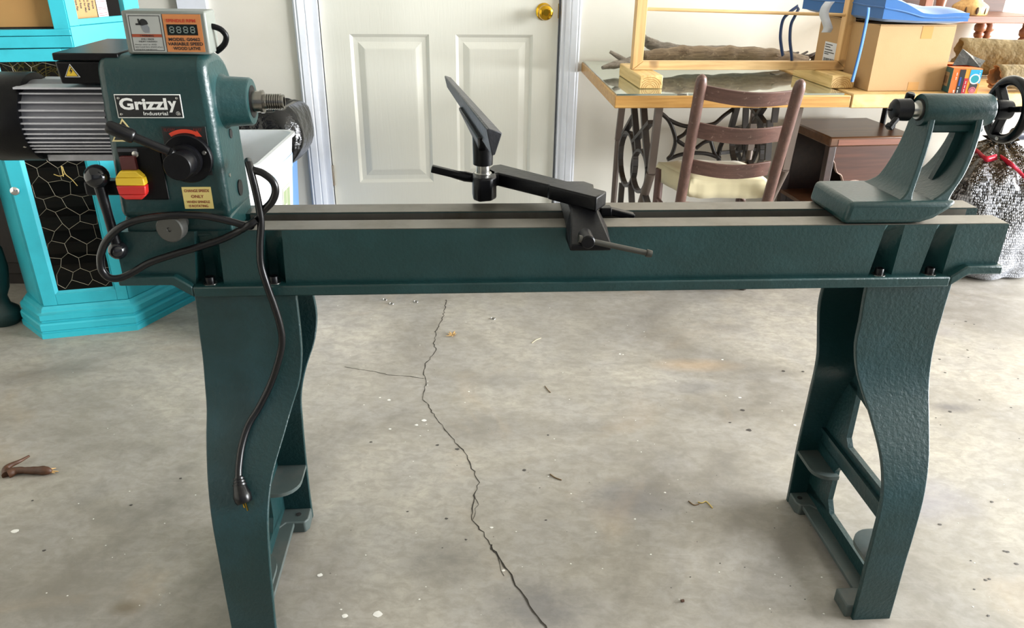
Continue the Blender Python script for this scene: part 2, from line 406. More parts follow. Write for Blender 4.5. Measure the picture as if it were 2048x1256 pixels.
mb = MB(); mb.box((dl - .03, -.004, DB), (dl - .001, .12, DT)); mb.box((dr + .006, -.004, DB), (dr + .024, .12, DT)); mb.box((dl - .03, -.004, DT), (dr + .024, .12, DT + .03)); mb.box((dl - .001, .061, DB), (dl + .02, .12, DT)); mb.box((dr - .02, .061, DB), (dr + .006, .12, DT)); mb.box((dl, .061, DT - .02), (dr, .12, DT))
structure('trim_4', mb, TRIMP, FW, smooth=0)
mb = MB(); mb.box((cl, -.018, DT + .03), (cr, 0, DT + .1)); structure('trim_5', mb, TRIMP, FW, smooth=0)
a = FW.w(353, 5, -.02); b = FW.w(411, 5, -.02)
mb = MB(); mb.box((a.x, -.02, 0), (b.x, 0, 2.6)); structure('trim_6', mb, TRIMP, FW, smooth=0)
mb = MB(); mb.box((dr + .1, -.012, 0), (3.4, 0, .085)); structure('baseboard_back', mb, TRIMP, FW, smooth=0)
# ================================================================== the wood lathe (frame FL: x along the bed, y = 0 front face, z up)
ZT, ZB, BW = .788, .673, .142
lathe = thing('wood_lathe', 'dark green cast iron wood lathe on two curved legs across the garage', 'lathe', FL, (0.1, .071, 0))
# ---- bed: two rails with scooped bolt pockets, ground ways on top, end caps and a stepped bottom flange
UL, UR = -.662, .887
ULF = FL.w(367, 572, -.012).x; URF = FL.w(1915, 560, -.012).x
pk = [(FL.w(398, 520, 0).x, FL.w(444, 520, 0).x), (FL.w(532, 520, 0).x, FL.w(570, 520, 0).x), (FL.w(1761, 500, 0).x, FL.w(1798, 500, 0).x), (FL.w(1863, 500, 0).x, FL.w(1901, 500, 0).x)]
ZF = .692
def rail_face(sgn, y0):
    """front (sgn=-1) or rear (sgn=1) face of the bed with the four pockets; returns a grid mesh"""
    ent = [(UL, -1, 0)]
    for i, (a, b) in enumerate(pk):
        ent += [(a, -1, 0)] + [(0, i, x) for x in (.002, .12, .3, .5, .7, .88, .998)] + [(b, -2, 0)]
    ent.append((UR, -1, 0)); zs = [ZF + i * (ZT - ZF) / 10 for i in range(11)]
    m = MB(); rows = []
    for n_, (u, i, x) in enumerate(ent):
        row = []
        for z in zs:
            t = (ZT - z) / (ZT - ZF); d = 0; uu = u
            if i >= 0:
                a, b = pk[i]; a2, b2 = a - .012 * t, b - .003 * t; uu = a2 + (b2 - a2) * x
                d = (.001 + .036 * min(1, t * 1.25) ** .8) * min(1, x / .10) * min(1, (1 - x) / .45) ** .55
            elif i == -2: uu = u - .003 * t
            elif ent[min(n_ + 1, len(ent) - 1)][1] >= 0: uu = u - .012 * t
            row.append((uu, y0 - sgn * d, z))
        rows.append(row)
    return m, rows
mb = MB()
for sgn, y0 in ((-1, 0.0), (1, BW)):
    m, rows = rail_face(sgn, y0); mb.grid(rows); back = y0 - sgn * .050
    zs = [r.z if hasattr(r, 'z') else r[2] for r in rows[0]]
    tops = [[r[-1], (r[-1][0], back, ZT)] for r in rows]; mb.grid(tops)
    mb.grid([[(r[0][0], back, ZT), (r[0][0], back, ZB + .01)] for r in (rows[0], rows[-1])])
    for r in (rows[0], rows[-1]): mb.add(list(r) + [(r[0][0], back, ZF), (r[0][0], back, ZT)], [list(range(len(r) + 2))])
mb.box((UL + .01, .044, ZB + .012), (UR - .01, BW - .044, ZB + .022))  # bottom plate added to keep light from below out of the slot
bed = part('bed', mb, GREEN, lathe, smooth=30)
# bottom flange, stepped up at both ends
fl = []
def flange(y0, y1):
    m = MB()
    m.prism([(ULF + .014, y0, ZB), (URF - .014, y0, ZB), (URF - .014, y0, ZF + .001), (ULF + .014, y0, ZF + .001)], (0, y1 - y0, 0))
    for s, uf, ue in ((-1, ULF, UL), (1, URF, UR)):
        a, b, c = uf - s * .0145, uf + s * .018, ue + s * .004
        m.prism([(a, y0, ZB), (b, y0, ZB + .023), (c, y0, ZB + .023), (c, y0, ZB + .040), (b - s * .006, y0, ZB + .040), (a, y0, ZF + .001)], (0, y1 - y0, 0))
    return m
mb = flange(-.013, .05); m2 = flange(BW - .05, BW + .013)
mb.add(m2.v, m2.f)
part('bed_flange', mb, GREEN, lathe, bevel=.003, smooth=30)
for q in ((UL, UL + .02, ZT - .004), (UR - .02, UR, ZT - .03)):
    mb = MB(); mb.box((q[0], .045, ZB + .02), (q[1], BW - .045, q[2])); part('bed_end', mb, GREEN, lathe, smooth=0)
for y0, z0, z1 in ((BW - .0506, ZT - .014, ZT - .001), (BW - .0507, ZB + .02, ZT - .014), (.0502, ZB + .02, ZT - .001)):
    mb = MB(); mb.box((UL + .2, y0, z0), (UR - .022, y0 + .0004, z1)); part('inner_face', mb, WAYS if z1 - z0 < .02 else mat('slot_shade_iron', '#15130f', .8), lathe, smooth=0)  # dark plates paint the slot's shade; the thin upper band is bare iron
for nm, y0, y1 in (('front', .002, .0485), ('rear', .0935, .140)):
    mb = MB(); mb.box((UL + .2, y0, ZT), (UR - .001, y1, ZT + .0012)); part('way', mb, WAYS, lathe, 'bare ground iron bed way', smooth=0)
for a, b in pk:
    c = (a + b) / 2 - .008
    mb = MB(); mb.lathe([(0, .0105), (.0015, .0105), (.0016, .0078), (.012, .0078), (.013, .0070), (.013, .0044), (.009, .0040), (.009, 0)], (c, .004, ZF), (0, 0, 1), 18)
    o = part('bolt', mb, BLACKM, lathe, 'black socket head bolt'); mb = MB(); mb.lathe([(.0, .0118), (.0012, .0118), (.0012, .0104)], (c, .004, ZF + .0004), (0, 0, 1), 18); part('washer', mb, STEEL, o)
# ---- legs: tables of (height, outward bulge, left edge, right edge) of each curved upright
ZS = [.673, .64, .60, .55, .50, .46, .42, .36, .30, .22, .15, .08, 0]
OU = [0, 0, .001, .004, .014, .032, .06, .105, .138, .156, .16, .158, .153]
DUSTY = mat('dusty_green_enamel', '#3b4644', .6, var=.2, vscale=18, dirt='#55544e', dirt_amt=.6)
OUR = [0, .012, .030, .034, .018, -.002, -.006, .02, .045, .066, .078, .083, .085]
LEGS = {'l': dict(f0=[-.550,-.551,-.553,-.554,-.555,-.553,-.552,-.546,-.539,-.533,-.532,-.533,-.535], f1=[-.377,-.377,-.377,-.379,-.387,-.401,-.414,-.433,-.440,-.443,-.446,-.450,-.455],
                  r0=[-.545,-.545,-.545,-.546,-.546,-.546,-.546,-.545,-.542,-.538,-.535,-.533,-.533], r1=[-.385,-.383,-.381,-.379,-.386,-.401,-.413,-.427,-.435,-.442,-.446,-.448,-.448], web=-.515, s=1),
        'r': dict(f0=[.650,.651,.653,.653,.661,.673,.684,.694,.693,.685,.683,.686,.690], f1=[.812,.811,.810,.808,.807,.804,.799,.788,.775,.764,.761,.764,.769],
                  r0=[.650,.651,.653,.655,.656,.654,.654,.667,.680,.690,.696,.700,.702], r1=[.812,.811,.810,.808,.807,.804,.799,.790,.782,.778,.776,.776,.776], web=.750, s=-1)}
def interp(tab, z):
    for i in range(len(ZS) - 1):
        if ZS[i+1] <= z <= ZS[i]:
            t = (ZS[i] - z) / (ZS[i] - ZS[i+1]); return tab[i] + (tab[i+1] - tab[i]) * t
    return tab[-1] if z < 0 else tab[0]
def hermite(tab, z):          # smooth interpolation of a table
    i = max(k for k in range(len(ZS) - 1) if z <= ZS[k] + 1e-9)
    def sl(k):
        a, b = max(0, k-1), min(len(ZS)-1, k+1); return (tab[b] - tab[a]) / (ZS[b] - ZS[a])
    h = ZS[i+1] - ZS[i]; t = (z - ZS[i]) / h
    return (2*t**3 - 3*t*t + 1)*tab[i] + (t**3 - 2*t*t + t)*h*sl(i) + (-2*t**3 + 3*t*t)*tab[i+1] + (t**3 - t*t)*h*sl(i+1)
def yf(z): return -hermite(OU, z)
def yr(z):                    # inner face of the rear upright
    return BW - .012 + hermite(OUR, z)
def upright(d, front):
    N = 44; m = MB(); th = .011; rows = []
    for i in range(N + 1):
        z = .673 * (1 - i / N); a = hermite(d['f0'] if front else d['r0'], z); b = hermite(d['f1'] if front else d['r1'], z)
        y = yf(z) if front else yr(z)
        rows.append([(a, y, z), (lerp(a, b, .33), y, z), (lerp(a, b, .67), y, z), (b, y, z), (b, y + th, z), (lerp(a, b, .5), y + th, z), (a, y + th, z)])
    m.grid(rows, True); m.add(rows[0], [[0,1,2,3,4,5,6]]); m.add(rows[-1], [[0,1,2,3,4,5,6]]); return m
for key, d in LEGS.items():
    s = d['s']; uw = d['web']; th = .006
    leg = part('leg', upright(d, True), GREENR, lathe, bevel=.002, smooth=45)
    part('rear_upright', upright(d, False), GREENR, leg, bevel=.002, smooth=45)
    # web between the uprights with two openings
    def yy(z): return yf(z) + .009, yr(z) + .002
    def strip(pts): m.prism([(uw - th, y, z) for y, z in pts], (2 * th, 0, 0))
    m = MB()
    top = [.66, .6, .55, .5, .46, .42, .40, .38]
    strip([(yy(z)[0], z) for z in top] + [(.09, .372)] + [(yy(z)[1], z) for z in reversed(top)])
    zz = [.39, .36, .32, .28, .25]
    strip([(.105, .39), (.103, .265), (.090, .250)] + [(yy(z)[1], z) for z in reversed(zz)])
    strip([(yy(z)[0], z) for z in zz] + [(yf(.25) + .030, .25), (yf(.28) + .030, .28), (yf(.34) + .034, .34), (.09, .374)])
    strip([(yy(.25)[0], .25), (yy(.185)[0], .185), (yy(.185)[1], .185), (yy(.25)[1], .25)])
    zz = [.19, .15, .1, .06, .03]
    strip([(.10, .19), (.117, .165), (.118, .085), (.100, .060)] + [(yy(z)[1], z) for z in reversed(zz)])
    strip([(yy(z)[0], z) for z in zz] + [(yf(.06) + .03, .06), (yf(.1) + .03, .085), (yf(.15) + .03, .15), (yf(.19) + .03, .19)])
    strip([(yy(.06)[0], .06), (yy(.02)[0], .004), (yy(.02)[1], .004), (yy(.06)[1], .06)])
    part('web', m, GREENR, leg, smooth=0)
    # shelf gussets in the corners and the foot flange, on the side facing the other leg
    def gusset(z, y0, ylen, w, sgn):
        c = min(abs(w), abs(ylen)) * .7; ye = y0 + sgn * ylen
        pts = [(uw, y0), (uw + s * w, y0)]
        for k in range(7):
            a = pi / 2 * k / 6; pts.append((uw + s * (w - c + c * cos(a)), ye - sgn * (c - c * sin(a))))
        pts.append((uw, ye)); return [(x, y, z) for x, y in pts]
    ri = interp(d['r1'] if s > 0 else d['r0'], .155); fi = interp(d['f1'] if s > 0 else d['f0'], .155)
    m = MB(); m.prism(gusset(.150, yr(.155) + .002, .105, abs(ri - uw) - .001, -1), (0, 0, .009)); part('shelf', m, DUSTY, leg, smooth=50)
    m = MB(); m.prism(gusset(.150, yf(.155) + .009, .085, abs(fi - uw) - .001, 1), (0, 0, .009)); part('shelf', m, DUSTY, leg, smooth=50)
    m = MB(); m.box((uw, yf(.22) + .012, .224), (uw + s * .016, yr(.22) + .002, .232)); part('rib', m, GREENR, leg, smooth=0)
    m = MB(); m.box((uw, yf(.03) + .01, .018), (uw + s * .036, yr(.03) - .02, .0280)); part('foot_flange', m, DUSTY, leg, bevel=.002)
    b0 = interp(d['r1'] if s > 0 else d['r0'], 0)
    m = MB(); m.prism([(uw - s * .02, yr(0), 0), (b0, yr(0), 0), (b0, yr(0) - .038, 0), (b0 - s * .008, yr(0) - .050, 0), (uw + s * .018, yr(0) - .050, 0), (uw - s * .02, yr(0) - .1, 0)], (0, 0, .030)); part('foot_pad', m, DUSTY, leg, bevel=.003)
    m = MB(); m.lathe([(0, .006), (.0006, .006)], ((uw + b0) / 2 + s * .008, yr(0) - .022, .0301), (0, 0, 1), 16); part('bolt_hole', m, DARK, leg, smooth=0)
    b0 = interp(d['f1'] if s > 0 else d['f0'], 0); x0 = interp(d['f0'] if s > 0 else d['f1'], 0)
    m = MB(); xx = b0 + s * .014 if s < 0 else b0 - .03
    m.box((x0, yf(0) + .008, 0), (xx, yf(0) + .058, .030)); part('foot_pad', m, DUSTY, leg, bevel=.003)

# ---- headstock
HU0, HU1, HZ0, HZ1 = -.646, -.468, .800, 1.066
def head_profile():
    p = [(0, .81), (0, HZ1 - .026)]
    for k in range(1, 7): a = pi/2*k/6; p.append((.026 - .026*cos(a), HZ1 - .026 + .026*sin(a)))
    for k in range(0, 9): a = pi/2*k/8; p.append((.064 + .076*sin(a), HZ1 - .076 + .076*cos(a)))
    p += [(.14, HZ0)]; return p
pr = head_profile()
mb = MB(); rows = []
for u, du in ((HU0, 1), (HU1, -1)): rows.append([(u + .010 * (1 if u < -.55 else -.6) * (z - .8) / .26, y, z) for y, z in pr])
mb.hexa(rows[0], rows[1])
head = part('headstock', mb, GREEN, lathe, bevel=.013, seg=4, smooth=40)
mb = MB(); mb.box((HU0 + .004, .006, ZT - .012), (HU1 - .002, .136, .812))
part('saddle', mb, GREEN, lathe, bevel=.004)
SPZ, SPY = .987, .070
mb = MB(); mb.lathe([(-.01, .046), (.0, .043), (.004, .040), (.040, .038), (.043, .036), (.0435, .025)], (HU1 - .002, SPY, SPZ), (1, 0, 0), 48)
part('spindle_boss', mb, GREEN, lathe, smooth=40)
mb = MB(); mb.lathe([(0, .0265), (.001, .026), (.0015, .020), (.0015, .0)], (HU1 + .0410, SPY, SPZ), (1, 0, 0), 36); part('bearing_seal', mb, BLACK, head)
x = HU1 + .042
pf = [(0, .0172), (.012, .0172), (.0125, .0185), (.017, .0185), (.018, .0125), (.021, .0125)]
for k in range(7): pf += [(.022 + k*.0036, .0128), (.0235 + k*.0036, .0128), (.0242 + k*.0036, .0108), (.0252 + k*.0036, .0108)]
pf += [(.048, .0118), (.050, .0112), (.050, .0078), (.03, .0070), (.03, 0)]
mb = MB(); mb.lathe(pf, (x, SPY, SPZ), (1, 0, 0), 32); part('spindle', mb, mat('spindle_steel', '#8c8983', .22, 1, var=.15), lathe, 'bare steel spindle with threaded nose', smooth=30)
# details on the right end face
def endface(y, z, r, sy=1, name='hole', m=DARK, proud=.0004):
    b = MB(); n = 20; c = FLX + proud
    b.hexa([(FLX - .004, y + cos(2*pi*k/n)*r, z + sin(2*pi*k/n)*r*sy) for k in range(n)], [(c, y + cos(2*pi*k/n)*r*.92, z + sin(2*pi*k/n)*r*sy*.92) for k in range(n)])
    return part(name, b, m, head, smooth=40)
FLX = HU1 - .0022
p = FL.u(462, 267, FLX); endface(p.y, p.z, .0085, 1.0)
p = FL.u(458, 350, FLX); endface(p.y, p.z, .0035, 1, 'screw', STEEL, .002)
p = FL.u(478, 375, FLX); endface(p.y, p.z, .015, 1, 'plug', BLACK, .003)
# nameplate
E1, F1 = Vector((1, 0, 0)), Vector((0, 0, 1))
def front(px, py, y=0): return FL.w(px, py, y)
a, b = front(222, 188), front(371, 236)
x0, x1, z1, z0 = a.x + .004, b.x - .002, a.z, b.z
def plate(name, x0, x1, z0, z1, y, th, m, parent, bev=.0, **k):
    mm = MB(); mm.box((x0, y - th, z0), (x1, y, z1)); return part(name, mm, m, parent, smooth=30, bevel=bev, seg=2, **k)
npl = plate('nameplate', x0, x1, z0, z1, 0, .0012, WHITEP, lathe, .0005, label='black and silver nameplate on the headstock')
plate('nameplate_field', x0 + .0015, x1 - .0015, z0 + .0015, z1 - .0015, -.0010, .0006, BLACKP, npl)
w, h = x1 - x0, z1 - z0
mb = MB()
text_mb(mb, 'Grizzl', (x0 + w*.42, -.0017, z0 + h*.60), E1, F1, width=w*.72, height=h*.50, bold=.034)
text_mb(mb, 'y', (x0 + w*.86, -.0017, z0 + h*.485), E1, F1, width=w*.135, height=h*.48, bold=.034)
text_mb(mb, 'Industrial', (x0 + w*.585, -.0017, z0 + h*.20), E1, F1, width=w*.37, height=h*.15, bold=.01)
text_mb(mb, 'R', (x0 + w*.925, -.0017, z0 + h*.20), E1, F1, height=h*.075)
for k in range(20):
    a0, a1 = 2*pi*k/20, 2*pi*(k+1)/20; R = h*.082; c = Vector((x0 + w*.925, -.0020, z0 + h*.20))
    mb.add([c + Vector((cos(t)*r, 0, sin(t)*r)) for r, t in ((R, a0), (R, a1), (R*.84, a1), (R*.84, a0))], [[0, 1, 2, 3]])
part('lettering', mb, WHITEP, npl, smooth=0, fix=False, kind='stuff')
for cx in (x0 + .006, x1 - .006):
    for cz in (z0 + .006, z1 - .006):
        mb = MB(); mb.lathe([(0, .0022), (.001, .0018), (.0014, 0)], (cx, -.0014, cz), (0, -1, 0), 12); part('rivet', mb, STEEL, npl)
# black switch plate with paddle
a, b = front(215, 293), front(302, 398)
x0, x1, z1, z0 = -.628, -.561, front(258, 293).z, front(258, 399).z
sw = plate('switch', x0, x1, z0, z1, 0, .004, BLACK, lathe, .003, label='black switch plate with a red and yellow paddle')
mb = MB(); mb.lathe([(0, .0055), (.0015, .0050), (.0022, .003)], (-.600, -.004, z1 - .011), (0, -1, 0), 16); part('screw', mb, STEEL, sw)
YEL = mat('yellow_plastic', '#d6b32a', .4, var=.05); RED = mat('red_plastic', '#b3231f', .38, var=.08); DRED = mat('dark_red_plastic', '#4e1c1c', .45)
cx = (front(258, 345, -.015).x); zc = [front(258, y, -.02).z for y in (400, 372, 343, 330, 316)]
mb = MB(); hw = [.011, .0225, .0225, .0125, .0115]
def paddle(m, lst, y, th):
    for (za, wa), (zb, wb) in zip(lst, lst[1:]):
        m.hexa([(cx - wa, y - th, za), (cx + wa, y - th, za), (cx + wa, y, za), (cx - wa, y, za)], [(cx - wb, y - th, zb), (cx + wb, y - th, zb), (cx + wb, y, zb), (cx - wb, y, zb)])
m = MB(); paddle(m, [(zc[0], .013), (lerp(zc[0], zc[1], .35), .021), (zc[1], .0225)], -.004, .016); part('paddle_lower', m, RED, sw, bevel=.002)
m = MB(); paddle(m, [(zc[1], .0225), (lerp(zc[1], zc[2], .55), .0215), (zc[2], .0125)], -.004, .016); part('paddle_upper', m, YEL, sw, bevel=.002)
m = MB(); paddle(m, [(zc[2], .0120), (zc[4], .0115)], -.004, .009); part('paddle_neck', m, DRED, sw, bevel=.001)
m = MB(); m.box((cx - .015, -.0052, zc[4] + .006), (cx + .015, -.004, zc[4] + .011)); part('slot', m, mat('slot_grey', '#33343a', .5), sw)
# small warning triangle and strip behind the lever
def tri(m, c, hw, h, y, z0):
    m.prism([(c - hw, y, z0), (c + hw, y, z0), (c, y, z0 + h)], (0, -.0004, 0))
CREAM = mat('cream_print', '#cfc08a', .5)
c0 = front(248, 283); wt = MB(); tri(wt, c0.x + .004, .022, .036, 0, c0.z)
wl = part('warning_label', wt, CREAM, lathe, 'warning label with a triangle, half hidden by the lever', smooth=0)
m = MB(); tri(m, c0.x + .004, .018, .029, -.0004, c0.z + .0025); part('label_print', m, BLACKP, wl, smooth=0)
# yellow sticker
a, b = front(361, 374), front(430, 417)
ST = mat('pale_yellow_sticker', '#d2bf76', .45, var=.06); STR = mat('sticker_red_ink', '#7d2418', .5)
stk = plate('sticker', a.x + .0015, b.x - .0015, b.z, a.z, 0, .0005, ST, lathe, label='pale yellow sticker with red lettering')
mb = MB(); sx = (a.x + b.x) / 2; sh = a.z - b.z; swd = b.x - a.x - .003
for s_, t, wd_, hh in (('CHANGE SPEEDS', .83, .86, .13), ('ONLY', .57, .44, .14), ('WHEN SPINDLE', .32, .80, .12), ('IS ROTATING.', .13, .68, .12)):
    text_mb(mb, s_, (sx, -.0007, b.z + sh*t), E1, F1, width=swd*wd_, height=sh*hh, bold=.02)
part('lettering', mb, STR, stk, smooth=0, fix=False, kind='stuff')
# speed dial: square plate, disc, hub, lever
a, b = front(329, 253), front(424, 350)
ORG = mat('orange_red_ink', '#c2391f', .5); DRK = mat('dark_red_ink', '#5d1d16', .5)
dx0, dx1, dz0, dz1 = front(331, 300).x, front(418, 300).x, b.z, a.z
dial = plate('speed_dial', dx0, dx1, dz0, dz1, 0, .0012, BLACKP, lathe, .0003, label='black speed dial plate with a red arrow')
mb = MB(); hub = front(377, 316, -.002); dc = Vector((hub.x, -.0015, hub.z))
def arc_pt(r, a): return Vector((dc.x + r * cos(a), -.0018, dc.z + r * sin(a)))
N = 12; A0, A1 = radians(122), radians(66)
for k in range(N):
    t0, t1 = lerp(A0, A1, k/N), lerp(A0, A1, (k+1)/N); mb.add([arc_pt(.0395, t0), arc_pt(.0395, t1), arc_pt(.0455, t1), arc_pt(.0455, t0)], [[0, 1, 2, 3]])
mb.add([arc_pt(.0375, A1), arc_pt(.0480, A1), arc_pt(.0425, A1 - .24)], [[0, 1, 2]])
part('arrow', mb, ORG, dial, smooth=0)
mb = MB(); text_mb(mb, 'SLOW', (dx0 + .012, -.0018, dz1 - .0050), E1, F1, height=.0046, bold=.02); text_mb(mb, 'FAST', (dx1 - .012, -.0018, dz1 - .0050), E1, F1, height=.0046, bold=.02)
part('lettering', mb, DRK, dial, smooth=0, fix=False, kind='stuff')
mb = MB(); mb.lathe([(0, .0385), (.008, .0385), (.0095, .037), (.0095, 0)], (hub.x, -.001, hub.z), (0, -1, 0), 40); part('disc', mb, BLACKM, dial)
for ang in (.35, .35 + pi): 
    mb = MB(); mb.lathe([(0, .0035), (.0012, .003), (.0013, 0)], (hub.x + .030*cos(ang), -.0105, hub.z + .030*sin(ang)), (0, -1, 0), 12); part('screw', mb, STEEL, dial)
hubp = FL.w(371, 314, -.05)
mb = MB(); mb.lathe([(0, .026), (.012, .026), (.0135, .0215), (.042, .0215), (.044, .020), (.044, 0)], (hub.x - .0015, -.0105, hub.z - .001), (0, -1, 0), 28); part('hub', mb, BLACKM, dial)
la = Vector((hub.x - .006, -.030, hub.z - .002)); lb = FL.w(338, 303, -.05); lc = FL.w(268, 274, -.058); ld = FL.w(213, 252, -.064)
mb = MB(); mb.tube([la, lerp(la, lb, .5), lb], [.014, .011, .0068], 12); mb.tube([lb, lerp(lb, lc, .6), lc], .0068, 12); mb.tube([lc + (lb - lc) * .02, lc, lerp(lc, ld, .1), lerp(lc, ld, .9), ld], [.0072, .0095, .0108, .0100, .0078], 14)
part('speed_lever', mb, RUBBER, lathe, 'long black speed lever', smooth=50)
mb = MB(); p = front(303, 331); mb.lathe([(0, .0035), (.0004, .0035)], (p.x, -.0003, p.z), (0, -1, 0), 10); part('screw_hole', mb, DARK, head, smooth=0)
# ---- display box on top
dy = .018
tl, tr, bl, br = FL.w(240, 24, dy), FL.w(412, 20, dy), FL.w(257, 107, dy), FL.w(418, 107, dy)
DX0, DX1, DZ0, DZ1 = (tl.x + bl.x)/2, (tr.x + br.x)/2, HZ1 + .0005, (tl.z + tr.z)/2
DGREY = mat('grey_painted_box', '#6f736d', .45, var=.08, dirt='#686b65', dirt_amt=.4)
ORL = mat('orange_label', '#b87440', .5, var=.16, vscale=25); ALU = mat('aluminium_label', '#a3a5a1', .38, .3, var=.06)
mb = MB(); mb.box((DX0, dy, DZ0), (DX1, dy + .052, DZ1)); disp = part('display_box', mb, DGREY, lathe, 'grey speed readout box on the headstock', bevel=.003)
W, Hh = DX1 - DX0, DZ1 - DZ0
def dq(u, v): return (DX0 + W*u, dy, DZ0 + Hh*v)
mb = MB(); mb.box((DX0 + W*.062, dy - .0006, DZ0 + Hh*.06), (DX0 + W*.475, dy, DZ0 + Hh*.93)); part('hazard_label', mb, ALU, disp, smooth=0)
mb = MB(); mb.box((DX0 + W*.485, dy - .0006, DZ0 + Hh*.06), (DX0 + W*.94, dy, DZ0 + Hh*.93)); part('orange_label', mb, ORL, disp, smooth=0)
y = dy - .0008
def ln(m, u0, v0, u1, v1, wd_): 
    p, q = Vector(dq(u0, v0)), Vector(dq(u1, v1)); p.y = q.y = y; d = (q - p).normalized(); s_ = Vector((-d.z, 0, d.x)) * wd_/2
    m.add([p - s_, q - s_, q + s_, p + s_], [[0, 1, 2, 3]])
mb = MB()
for q in ((.085,.09,.45,.09), (.45,.09,.45,.89), (.45,.89,.085,.89), (.085,.89,.085,.09), (.481,.06,.481,.93)): ln(mb, *q, .0009)
# pictogram: head with a face shield
def poly(m, pts): m.add([(DX0 + W*u, y - .0001, DZ0 + Hh*v) for u, v in pts], [list(range(len(pts)))])
cap = [(.25 + .055*cos(a), .70 + .12*sin(a)) for a in [pi*k/10 for k in range(11)]]
poly(mb, [(.305, .70)] + cap[1:] + [(.2, .68), (.23, .66), (.29, .69)])
poly(mb, [(.155, .675), (.21, .675), (.225, .725), (.155, .715)]); poly(mb, [(.19, .70), (.215, .70), (.205, .82), (.187, .82)])
part('print', mb, BLACKP, disp, smooth=0, fix=False)
mb = MB(); poly(mb, [(.21, .675), (.29, .695), (.312, .62), (.305, .50), (.25, .50), (.232, .53)]); part('face_shield_print', mb, mat('grey_print', '#6f7377', .5), disp, smooth=0, fix=False)
mb = MB(); mb.box((DX0 + W*.09, dy - .0009, DZ0 + Hh*.40), (DX0 + W*.445, dy - .0006, DZ0 + Hh*.47)); part('orange_bar', mb, mat('orange_bar', '#8a3a1c', .5), disp, smooth=0)
mb = MB(); ty = dy - .0011
text_mb(mb, '! WARNING', (DX0 + W*.27, ty, DZ0 + Hh*.435), E1, F1, width=W*.16, height=Hh*.045, bold=.02)
text_mb(mb, 'EYE / FACE', (DX0 + W*.27, ty, DZ0 + Hh*.355), E1, F1, width=W*.15, height=Hh*.04, bold=.02)
text_mb(mb, 'INJURY HAZARD!', (DX0 + W*.27, ty, DZ0 + Hh*.295), E1, F1, width=W*.22, height=Hh*.04, bold=.02)
for s_, v, wd_ in (('Always wear an ANSI', .225, .26), ('approved face shield when', .17, .33), ('using this equipment.', .115, .26)):
    text_mb(mb, s_, (DX0 + W*(.105 + wd_/2), ty, DZ0 + Hh*v), E1, F1, width=W*wd_, height=Hh*.042)
for s_, v, wd_, c in (('MODEL G0462', .355, .38, .71), ('VARIABLE SPEED', .25, .425, .715), ('WOOD LATHE', .145, .33, .725)):
    text_mb(mb, s_, (DX0 + W*c, ty, DZ0 + Hh*v), E1, F1, width=W*wd_, height=Hh*.078, bold=.03)
part('lettering', mb, BLACKP, disp, smooth=0, fix=False, kind='stuff')
mb = MB(); text_mb(mb, 'SPINDLE RPM', (DX0 + W*.70, ty, DZ0 + Hh*.785), E1, F1, width=W*.35, height=Hh*.075, bold=.03); part('red_lettering', mb, mat('red_ink', '#a82a14', .5), disp, smooth=0, fix=False, kind='stuff')
mb = MB(); mb.box((DX0 + W*.52, dy - .0010, DZ0 + Hh*.45), (DX0 + W*.885, dy - .0005, DZ0 + Hh*.70)); part('display_window', mb, mat('dark_screen', '#0f1613', .15), disp, smooth=0)
mb = MB()
for k in range(4):
    u0 = .555 + k*.083; u1 = u0 + .045
    for q in ((u0,.51,u1,.51), (u0,.575,u1,.575), (u0,.64,u1,.64), (u0,.51,u0,.575), (u0,.575,u0,.64), (u1,.51,u1,.575), (u1,.575,u1,.64)):
        p, r = Vector(dq(q[0] + (.004 if q[0] != q[2] else 0), q[1] + (.008 if q[0] == q[2] else 0))), Vector(dq(q[2] - (.004 if q[0] != q[2] else 0), q[3] - (.008 if q[0] == q[2] else 0)))
        p.y = r.y = dy - .0012; d = (r - p).normalized(); s_ = Vector((-d.z, 0, d.x)) * .0007; mb.add([p - s_, r - s_, r + s_, p + s_], [[0, 1, 2, 3]])
part('digit_segments', mb, mat('segment_grey', '#6f7b76', .4), disp, smooth=0, fix=False)
cp = [FL.w(x, y, w) for x, y, w in ((418,52,.045),(430,54,.046),(443,60,.048),(452,72,.050),(450,86,.052),(441,97,.054),(433,103,.056))]
mb = MB(); mb.tube(smooth_path(cp, 6), .0045, 10); part('display_cable', mb, BLACK, lathe)
# ---- motor
MZ, MY, MR = .962, .072, .070
CAPX = -.768
mb = MB(); mb.lathe([(-.092, .03), (-.092, .045), (-.088, .058), (-.078, .066), (-.068, MR), (-.004, MR), (0, MR - .001), (0, MR - .006)], (CAPX, MY, MZ), (1, 0, 0), 48)
mot = part('motor', mb, BLACK, lathe, 'black motor with aluminium cooling fins')
p = FL.w(67, 292, MY - .05); mb = MB(); mb.lathe([(0, .005), (.002, .0045), (.003, .002)], (CAPX - .006, p.y - .008, p.z + .004), (0, -1, 0), 12); part('screw', mb, STEEL, mot)
FINM = mat('fin_aluminium', '#b9b9be', .42, .35, var=.1, vscale=20, dirt='#4d4c4a', dirt_amt=.35)
mb = MB(); mb.lathe([(0, .0585), (.135, .0585)], (CAPX - .002, MY, MZ), (1, 0, 0), 40); part('motor_body', mb, mat('motor_body', '#737378', .5, .3), mot)
fz = [FL.w(120, yv, MY - .06).z for yv in (178, 190, 206, 221, 234, 246, 257, 267, 276, 285, 293, 300, 308)]
for i, z in enumerate(fz):
    dz = z - MZ; wv = sqrt(max(.0006, .066**2 - dz*dz)); th = .0028 if i == 0 else .0022
    if i == 0: wv = .055
    mb = MB(); x0 = CAPX - .002 + (0 if i else -.002)
    mb.box((x0, MY - wv, z - th/2), (HU0 + .006, MY + wv, z + th/2)); part('fin', mb, FINM, mot, smooth=0)
